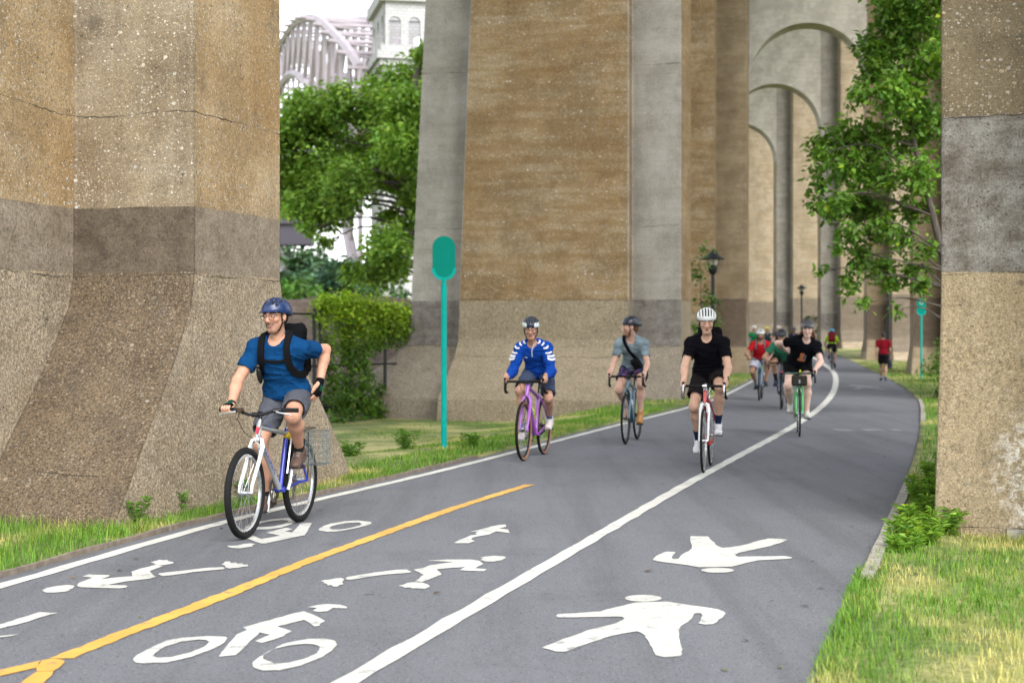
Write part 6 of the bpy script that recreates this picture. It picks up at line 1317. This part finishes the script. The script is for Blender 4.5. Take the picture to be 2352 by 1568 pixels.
# ================================================================ VEGETATION
def leaf_mat(name, rough=.55, trans=.35):
    t = NT(name); a = t.n('VertexColor', attrs=dict(layer_name='Col')); n = t.noise(t.co(), 30, 2)
    cc = t.mix(1.0, a, t.ramp(n, [(.3, .85), (.7, 1.1)]), 'MULTIPLY'); t.fin(cc, rough, spec=.3)
    tr = t.t.nodes.new('ShaderNodeBsdfTranslucent'); t.t.links.new(t.mix(1.0, cc, (1.0, 1.15, .45), 'MULTIPLY'), tr.inputs[0])
    mx = t.t.nodes.new('ShaderNodeMixShader'); mx.inputs[0].default_value = trans
    out = t.t.nodes['Material Output']; t.t.links.new(t.b.outputs[0], mx.inputs[1]); t.t.links.new(tr.outputs[0], mx.inputs[2]); t.t.links.new(mx.outputs[0], out.inputs[0])
    return t.mat
M_leaf = leaf_mat('foliage'); M_grass = leaf_mat('grass_blades', .6, .3)
def bark():
    t = NT('bark'); c = t.co(); n = t.noise(t.map(c, (6, 6, 1.2)), 5, 5, .7)
    return t.fin(t.ramp(n, [(.3, (.035, .028, .022)), (.7, (.12, .10, .085))]), .95, t.bump(n, .02))
M_bark = bark()
def leaves(P, size, cols, droop=.35, aspect=.55, fold=.25, norm=None):
    """one folded diamond per leaf; returns verts, tris, colours"""
    n = len(P); d = rng.normal(0, 1, (n, 3)); d[:, 2] = d[:, 2]*.55-droop; d /= np.linalg.norm(d, axis=1)[:, None]
    u = rng.normal(0, 1, (n, 3)); u[:, 2] = np.abs(u[:, 2])+.6; u -= d*np.sum(u*d, 1)[:, None]; u /= np.linalg.norm(u, axis=1)[:, None]
    s = np.cross(d, u); L = (np.full(n, size)*rng.uniform(.5, 1.4, n))[:, None]; W = L*aspect*.5
    V = np.stack([P, P+d*L*.45+s*W+u*W*fold, P+d*L, P+d*L*.45-s*W+u*W*fold], 1).reshape(-1, 3)
    i = np.arange(n)[:, None]*4; F = np.concatenate([i+np.array([[0, 1, 2]]), i+np.array([[0, 2, 3]])])
    return V, F, np.repeat(cols, 4, axis=0)
def at(x, y, d): return rx((x-1250)/3827*d, d, 1.45-(y-817.4)/3827*d)
def foliage_cloud(cl, dens, flat=1.0, jit=.0):
    """cl: list of (centre, radius); leaves gather in small sprays near each clump's outside"""
    out = []; shade = []
    for c, r in cl:
        k = max(4, int(dens*r*r)); sp_ = max(3, int(k/14))
        v = rng.normal(0, 1, (sp_, 3)); v /= np.linalg.norm(v, axis=1)[:, None]; rad = r*(rng.uniform(.1, 1.3, sp_))**.75
        cen = c+v*rad[:, None]*np.array([1, flat, .85]); id_ = rng.integers(0, sp_, k)
        p = cen[id_]+rng.normal(0, r*.16+.03, (k, 3)); out.append(p)
        shade.append(np.full(k, rng.uniform(.75, 1.2))+rng.normal(0, .12, sp_)[id_])
    return np.concatenate(out), np.concatenate(shade)
def tint(n, base, sh=None, var=.18, yellow=.0):
    c = np.array(base)[None, :]*rng.lognormal(0, var, (n, 1)); h_ = rng.normal(0, 1, (n, 1))
    c = c*np.array([1, 1, 1])+c*h_*np.array([[.12, .03, -.10]])
    if sh is not None: c = c*np.clip(sh, .5, 1.5)[:, None]
    if yellow: m = rng.random(n) < yellow; c[m] = c[m]*np.array([2.2, 1.5, .8])
    return np.clip(c, .004, .6)
def tree(name, loc, clumps, leaf, dens, col, label, trunk, group=None, branches=True, flat=1.0, yellow=0.0, tr=.16, cat='tree', droop=.35, aspect=.55):
    e = empty(name, tuple(loc), 0, label, cat, group); o = np.array(loc)
    cl = [(c-o, r) for c, r in clumps]; P, sh = foliage_cloud(cl, dens, flat)
    V, F, C = leaves(P, leaf, tint(len(P), col, sh, yellow=yellow), droop, aspect); mesh_np('crown', V, F, M_leaf, e, C, smooth=False)
    if trunk:
        m = MB(); T = [np.array(t)-o for t in trunk]; cm = catmull(T, 5); k = len(cm)
        m.tube(cm, [tr*(1-.78*i/(k-1)) for i in range(k)], 10); tk = m.build('trunk', M_bark, e)
        if branches:
            m = MB()
            for c, r in cl:
                j = min(range(k), key=lambda i: np.linalg.norm(cm[i]-c)+.6*max(0, cm[i][2]-c[2]+.3)); a = cm[j]; L = np.linalg.norm(c-a)
                mid = a*.45+c*.55+rx(0, 0, .12*L)+rng.normal(0, .05*L, 3)
                m.tube(catmull([a, mid, c], 4), [tr*q_ for q_ in (.22, .2, .18, .16, .13, .10, .08, .06, .03)], 5)
                for q in range(3):
                    v = rng.normal(0, 1, 3); v /= np.linalg.norm(v); m.tube([mid*.3+c*.7, c*.8+mid*.2+v*r*.4, c+v*r*.85], [tr*.08, tr*.06, tr*.03], 4)
            m.build('branches', M_bark, e)
    return e
# left plane tree behind the fence
C4 = [(200, 560, 100), (150, 700, 90), (290, 640, 110), (420, 540, 100), (600, 440, 105), (720, 380, 110), (820, 250, 50), (850, 300, 60), (620, 600, 130), (760, 560, 110), (330, 860, 165), (560, 800, 150), (720, 780, 130), (170, 1050, 95), (320, 1060, 130), (480, 980, 120), (690, 900, 90), (250, 1180, 36), (345, 1260, 34), (660, 1280, 100), (730, 1200, 90), (600, 1400, 90), (480, 1410, 60), (700, 1390, 80), (640, 1110, 50), (790, 1060, 70), (150, 850, 90), (860, 700, 120), (880, 500, 110), (900, 950, 120), (430, 1120, 28), (90, 620, 80), (60, 900, 110), (40, 740, 90)]
D1 = 52.
cl = [(at(640+x*.4718, y*.4718, D1)+rx(0, rng.uniform(-2.2, 2.2), 0), r*.4718/3827*D1*1.02) for x, y, r in C4]
tree('plane_tree', (-2.3, D1, -.1), cl, .19, 4200, (.19, .32, .05), 'large leafy tree behind the fence left of the second pier', [(-2.3, D1, -.1), (-2.2, D1, 2.5), (-2.6, D1, 5.0), (-3.2, D1-.3, 8.5), (-3.0, D1, 11)], tr=.3, flat=1.6)
# right tree overhanging the path
C5 = [(960, 60, 100), (1080, 100, 100), (1000, 200, 120), (860, 230, 85), (820, 350, 60), (1000, 380, 130), (1100, 300, 80), (900, 480, 110), (1050, 520, 110), (740, 480, 60), (640, 680, 70), (560, 750, 40), (760, 650, 95), (900, 650, 105), (1080, 650, 85), (600, 850, 55), (720, 800, 95), (860, 820, 105), (1000, 850, 95), (560, 970, 34), (640, 980, 66), (760, 950, 95), (900, 980, 95), (1080, 1000, 70), (700, 1120, 60), (640, 1190, 30), (860, 1120, 70), (1000, 1130, 60), (760, 1230, 70), (620, 1290, 26), (740, 1350, 50), (800, 1450, 30), (900, 1280, 70), (960, 1350, 40), (1060, 1280, 60), (1060, 1370, 45), (960, 1480, 24), (1120, 900, 50), (1120, 1200, 45), (1010, -60, 120), (900, -80, 90), (1130, 20, 90), (1180, 250, 100), (1200, 560, 100)]
D2 = 28.
cl = [(at(1700+x*.5102, y*.5102, D2)+rx(0, rng.uniform(-.9, .9), 0), r*.5102/3827*D2*1.05) for x, y, r in C5]
tree('young_tree', (8.15, D2, 0), cl, .125, 4200, (.11, .215, .026), 'slender tree overhanging the path at right beside the near pier', [(8.3, D2+.3, -.1), (8.0, D2+.3, 1.9), (7.6, D2+.3, 3.6), (7.2, D2+.3, 5.2), (6.9, D2+.3, 7.2)], tr=.10, yellow=.02, droop=.55)
# saplings and shrubs beside the viaduct legs
def bush(name, x, d, pts, leaf, dens, col, label, cat='shrub', yellow=0.0):
    z = float(ground_z(np.array(x), np.array(d))); cl_ = [(rx(x+a, d+b, z+c), r) for a, b, c, r in pts]
    return tree(name, (x, d, z), cl_, leaf, dens, col, label, [(x, d, z-.05), (x+.03, d, z+pts[0][2]*.5), (x+pts[0][0]*.6, d, z+max(p[2] for p in pts)*.9)], tr=.035, cat=cat, yellow=yellow)
bush('sapling', 4.75, 39.5, [(0, 0, 1.6, .3), (.1, 0, 2.3, .3), (-.1, .1, 3.0, .3), (.2, 0, 1.1, .3), (-.15, 0, .8, .25), (.1, 0, 3.6, .2), (.3, 0, 1.8, .2)], .10, 2200, (.07, .14, .02), 'thin sapling beside the second pier behind the cyclists', 'sapling')
bush('sapling', 21.4, 111, [(0, 0, 1.8, .5), (.5, 0, 1.4, .5), (-.6, 0, 1.9, .45), (.4, 0, .8, .5)], .2, 320, (.04, .085, .02), 'small sapling by the farthest lamp post', 'sapling')
bush('shrub', 13.4, 47.6, [(0, 0, .6, .5), (.6, .3, .8, .55), (-.6, -.2, .35, .4), (1.2, .5, .9, .6), (.5, -.4, .35, .45), (1.6, 0, .5, .5), (-.2, .5, 1.1, .3)], .12, 1600, (.085, .18, .02), 'dense green shrub at the foot of the distant green sign')
bush('shrub', 10.4, 36.2, [(0, 0, .25, .35), (.6, .2, .3, .4), (-.5, -.6, .15, .3), (.4, -.9, .25, .35)], .10, 1500, (.065, .13, .015), 'low green shrub at the right verge past the near pier')
# far trees
for nm, d, cs, leaf, dens, col, lb in (('far_tree', 150., [(697, 650, 30), (735, 640, 34), (775, 648, 32), (715, 690, 36), (760, 690, 38), (680, 700, 34)], .7, 260, (.07, .135, .07), 'hazy green far tree just right of the near left pier'),
    ('far_tree', 140., [(800, 668, 26), (835, 660, 30), (865, 672, 28), (815, 705, 34), (855, 710, 32), (785, 720, 30), (890, 700, 25)], .6, 280, (.035, .08, .052), 'dark bluish far tree below the leafy tree'),
    ('far_bush', 95., [(710, 715, 24), (740, 705, 26), (775, 715, 24), (800, 728, 20), (690, 728, 22), (755, 735, 28)], .35, 300, (.085, .19, .03), 'bright green far bush above the rubble mound'),
    ('far_tree', 120., [(905, 715, 20), (930, 725, 22), (960, 722, 24), (985, 730, 22), (950, 745, 22)], .4, 200, (.06, .13, .035), 'far green tree beside the base of the granite tower')):
    cl = [(at(x, y, d)+rx(0, rng.uniform(-2, 2), 0), r/3827*d*1.15) for x, y, r in cs]; x0 = np.mean([c[0][0] for c in cl])
    tree(nm, (x0, d, 0), cl, leaf, dens, col, lb, [(x0, d, 0), (x0, d, 2.5), (x0, d, 4.5)], tr=.25, cat='tree', flat=1.5)
# vines on the fence
def fence_at(xF):
    k = (xF-1250)/3827; # ray x = k*d meets the fence line
    s = (k*fa[1]-fa[0])/(fd[0]-k*fd[1]); return fa+fd*s
CV = [(340, 380, 40), (400, 370, 50), (470, 370, 55), (540, 380, 60), (610, 390, 60), (680, 410, 60), (750, 420, 55), (820, 420, 55), (890, 430, 50), (430, 450, 60), (520, 470, 65), (600, 480, 65), (690, 500, 60), (780, 500, 50), (870, 520, 50), (880, 590, 45), (470, 560, 60), (560, 580, 55), (640, 580, 45), (340, 520, 40), (370, 610, 40), (490, 660, 55), (570, 690, 50), (500, 760, 45), (600, 790, 45), (520, 850, 40), (470, 940, 40), (540, 960, 55), (610, 920, 50), (500, 1040, 55), (590, 1040, 55), (640, 1100, 45), (520, 1120, 55), (450, 1150, 40), (700, 1130, 35), (720, 560, 35), (300, 470, 30), (830, 600, 40), (910, 520, 45), (660, 680, 35), (350, 420, 50), (380, 700, 45), (400, 800, 40), (420, 880, 45), (400, 980, 45), (700, 640, 45), (840, 480, 50), (930, 450, 50), (440, 1060, 50), (950, 560, 40), (650, 850, 40), (690, 960, 40), (660, 1030, 45), (720, 1080, 40), (760, 640, 40), (800, 560, 40)]
ve = empty('climbing_vine', tuple(fence_at(860)), 0, 'green climbing vine covering the chain link fence', 'vine'); vo = np.array(ve.location)
cl = []
for x, y, r in CV:
    xF, yF = 660+x*.3698, 600+y*.3698; p = fence_at(xF); d = p[1]; cl.append((at(xF, yF, d)+rx(0, rng.uniform(-.25, .15), 0)-vo, r*.3698/3827*d*1.4))
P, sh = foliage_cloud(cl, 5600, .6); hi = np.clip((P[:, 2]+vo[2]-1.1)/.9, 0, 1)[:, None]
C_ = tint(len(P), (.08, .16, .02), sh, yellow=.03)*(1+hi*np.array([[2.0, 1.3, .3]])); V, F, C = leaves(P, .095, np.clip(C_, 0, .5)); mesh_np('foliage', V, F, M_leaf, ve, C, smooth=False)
m = MB()
for c, r in cl: m.tube([c+rx(rng.uniform(-.2, .2), 0, -r*1.5), c+rng.normal(0, .1, 3), c+rx(rng.uniform(-.2, .2), 0, r)], .008, 4)
m.build('stems', M_bark, ve)
# ---------------------------------------------------------------- weeds along the edges
def weed(x, d, h_, n, label, group, col=(.14, .265, .025), w_=.0075, L=.085):
    z = float(ground_z(np.array(x), np.array(d)))-.03; e = empty('weed_plant', (x, d, z), 0, label, 'weed', group); m = MB(); Ps = []; Ds = []
    for i in range(n):
        a = rng.uniform(0, 6.28); tilt = rng.uniform(.05, .5); H = h_*rng.uniform(.55, 1.05); b = rx(math.cos(a)*.05, math.sin(a)*.05, 0)
        tip = b+rx(math.cos(a)*tilt*H, math.sin(a)*tilt*H, H); mid = (b+tip)/2+rx(0, 0, .04*H); st = catmull([b, mid, tip], 4); m.tube(st, .0028, 4)
        for j, p in enumerate(st[1:]):
            k = 7 if j < len(st)-2 else 13
            for q in range(k):
                t = rng.uniform(0, 6.28); Ps.append(p); Ds.append(rx(math.cos(t), math.sin(t), rng.uniform(.1, .8)))
    so = m.build('stems', bpy.data.materials.get('weed_stem') or plain('weed_stem', (.09, .15, .03), .7), e); so['kind'] = 'stuff'
    P = np.array(Ps); dd = np.array(Ds); dd /= np.linalg.norm(dd, axis=1)[:, None]; nn = len(P); u = np.cross(dd, rng.normal(0, 1, (nn, 3))); u /= np.linalg.norm(u, axis=1)[:, None]
    l_ = (L*rng.uniform(.5, 1.2, nn))[:, None]; V = np.stack([P, P+dd*l_*.5+u*w_, P+dd*l_-np.array([[0, 0, .25]])*l_*.6, P+dd*l_*.5-u*w_], 1).reshape(-1, 3)
    i = np.arange(nn)[:, None]*4; F = np.concatenate([i+np.array([[0, 1, 2]]), i+np.array([[0, 2, 3]])])
    mesh_np('leaves', V, F, M_leaf, e, np.repeat(tint(nn, col, yellow=.02), 4, axis=0), smooth=False)
WL = ['low weed at the near end of the exposed right kerb', 'second weed from the near end of the right kerb', 'weed clump touching the right kerb near its end', 'weed clump nearest the right pier corner', 'weed in the middle of the near kerb clump', 'weed at the back of the near kerb clump', 'weed against the near right pier foot', 'weed at the front of the taller kerb clump', 'tall weed beside the near right pier edge', 'weed leaning over the kerb before the pier', 'tallest weed of the kerb clump beside the pier', 'weed tucked against the inner pier face', 'weed at the far end of the tall kerb clump', 'weed on the verge just past the tall clump', 'low weed farther along the right verge', 'small weed on the right verge past the near pier', 'farthest low weed on the right verge']
for wi_, (d, o, h_, n) in enumerate(((10.35, .22, .20, 9), (10.7, .36, .30, 12), (11.0, .18, .26, 10), (11.15, .50, .32, 12), (11.55, .30, .30, 11), (12.0, .22, .28, 10), (12.3, .48, .30, 11), (13.2, .30, .34, 12), (13.5, .62, .42, 14), (13.9, .22, .36, 12), (14.3, .50, .46, 15), (14.6, .85, .5, 14), (15.2, .35, .40, 12), (15.9, .6, .36, 11), (17.2, .4, .3, 10), (18.6, .5, .3, 10), (20.5, .45, .28, 10))):
    weed(float(RIGHT(d))+o*.9, d, h_*.62, max(6, n-3), WL[wi_], 'weeds along the right kerb')
WM = ['wispy tall weed left of the green sign post', 'small weed at the foot of the near green sign', 'small weed at the near left pier base', 'low weed between the near pier and the edge line', 'low weed by the near pier behind the front wheel', 'weed on the lawn behind the near left pier']
for wi_, (x, d, h_, n) in enumerate(((-1.35, 20.1, .26, 7), (-.55, 19.9, .20, 7), (-2.9, 11.9, .22, 7), (-2.75, 12.6, .20, 7), (-2.35, 13.6, .18, 7), (-1.9, 18.6, .2, 7))):
    weed(x, d, h_, n, WM[wi_], 'weeds on the left verge', (.09, .2, .02))
# ---------------------------------------------------------------- grass
GV, GF, GC = [], [], []; goff = 0
def grass(n, d0, d1, side, o0, o1, h0, h1, w_, dry_lit, patch=.9, pw=1.0):
    global goff
    d = d0+(d1-d0)*rng.random(n); o = o0+(o1-o0)*rng.random(n)**pw
    x = (RIGHT(d)+.02+o) if side > 0 else (LEFT(d)-.21-o); z = ground_z(x, d)-.015
    P = np.c_[x, d, z]; q = vnoise(np.c_[x/patch, d/patch, np.zeros(n)], 21)*.6+vnoise(np.c_[x/patch*3, d/patch*3, np.zeros(n)], 22)*.4
    dr = np.clip((q-.5)*4+dry_lit(x, d, o)*1.0, 0, 1)
    if side > 0: keep = (o < .02) | (rng.random(n) < .55+.45*vnoise(np.c_[x*5, d*5, np.zeros(n)], 23))
    else: keep = rng.random(n) < .5+.6*vnoise(np.c_[x*4, d*4, np.zeros(n)], 23)
    P = P[keep]; dr = dr[keep]; n = len(P); a = rng.uniform(0, 6.283, n); hh = rng.uniform(h0, h1, n)*(1-.25*dr)
    bend = rng.uniform(.15, .9, n); dv = np.c_[np.cos(a), np.sin(a), np.zeros(n)]; sv = np.c_[-np.sin(a), np.cos(a), np.zeros(n)]*w_*rng.uniform(.7, 1.3, n)[:, None]
    mid = P+np.c_[dv[:, :2]*(bend*hh*.35)[:, None], hh*.6]; tip = P+np.c_[dv[:, :2]*(bend*hh)[:, None], hh*(1.05-.3*bend)]
    V = np.stack([P-sv, P+sv, mid+sv*.7, mid-sv*.7, tip], 1).reshape(-1, 3)
    i = np.arange(n)[:, None]*5+goff; GF.append(np.concatenate([i+np.array([[0, 1, 2]]), i+np.array([[0, 2, 3]]), i+np.array([[3, 2, 4]])])); goff += 5*n
    g = np.array([.10, .215, .022])*rng.lognormal(0, .22, (n, 1)); y = np.array([.44, .39, .14])*rng.lognormal(0, .2, (n, 1)); m_ = rng.random(n) < .12; g[m_] = np.array([.20, .30, .025])  # dried yellow raised to carry sunlight in the blade colour
    c = g*(1-dr[:, None])+y*dr[:, None]; GV.append(V); GC.append(np.repeat(c, 5, axis=0))
z0 = lambda x, d, o: np.zeros_like(x)-.1
near = lambda x, d, o: np.clip((8.2-d)*.22, 0, .4)+np.clip(o-.9, 0, 1)*.15-.22
grass(46000, 5.0, 10.3, 1, -.02, 3.0, .03, .095, .0022, near, .55)
grass(9000, 8.2, 11.2, 1, .6, 3.2, .04, .09, .0026, near)
grass(2500, 5.5, 9.6, 1, -.06, .14, .03, .09, .0024, near)
grass(7000, 10.3, 16.0, 1, .1, 1.0, .04, .10, .003, z0)
grass(9000, 8.4, 12.0, -1, 0.0, 1.5, .05, .14, .0026, lambda x, d, o: np.zeros_like(x)-.5)
grass(6000, 11.0, 16.5, -1, 0.0, .55, .03, .10, .0026, lambda x, d, o: np.clip(.3-o, 0, .3))
lawn_dry_lit = lambda x, d, o: np.where((o > .7) & (o < 5), .75, -.35)*np.clip((31-d)/4, 0, 1)-.08  # dried lawn strip; its sunlit look is painted with yellower blades
grass(14000, 15.5, 30, -1, 0.0, .8, .04, .11, .004, z0)
grass(26000, 15.5, 30, -1, .6, 3.2, .02, .055, .004, lawn_dry_lit)
grass(34000, 18, 36, -1, .8, 6.5, .02, .06, .006, lawn_dry_lit)
grass(8000, 28, 60, -1, 0.0, 2.2, .06, .14, .007, z0)
grass(16000, 15, 34, 1, .05, 2.6, .05, .13, .005, z0)
grass(14000, 32, 75, 1, .05, 4.0, .06, .15, .008, lambda x, d, o: np.where(d > 44, .25, -.1))
tag(mesh_np('grass', np.concatenate(GV), np.concatenate(GF), M_grass, None, np.concatenate(GC), smooth=False), 'short patchy grass growing on the verges', 'grass', kind='stuff')
# fallen leaves and grit on the asphalt
n_ = 46; d_ = rng.uniform(6.6, 24, n_); sd_ = rng.random(n_); x_ = np.where(sd_ < .45, LEFT(d_)+rng.uniform(-.1, .9, n_)**1, np.where(sd_ < .8, RIGHT(d_)-rng.uniform(.03, .6, n_), DIV(d_)+rng.uniform(-2, 1.6, n_)))
P = np.c_[x_, d_, np.full(n_, .006)]; a_ = rng.uniform(0, 6.28, n_); dv = np.c_[np.cos(a_), np.sin(a_), np.zeros(n_)]; sv = np.c_[-np.sin(a_), np.cos(a_), np.zeros(n_)]; l_ = rng.uniform(.012, .035, n_)[:, None]
V = np.stack([P-dv*l_, P+sv*l_*.5+np.array([0, 0, .006]), P+dv*l_+np.array([0, 0, .004]), P-sv*l_*.5+np.array([0, 0, .003])], 1).reshape(-1, 3); i = np.arange(n_)[:, None]*4
cc = np.array([(.30, .20, .03), (.10, .06, .03), (.16, .18, .04), (.03, .025, .02)])[rng.integers(0, 4, n_)]
tag(mesh_np('leaf_litter', V, np.concatenate([i+np.array([[0, 1, 2]]), i+np.array([[0, 2, 3]])]), M_leaf, None, np.repeat(cc, 4, axis=0), smooth=False), 'small fallen leaves and bits scattered on the asphalt', 'leaf litter', kind='stuff')
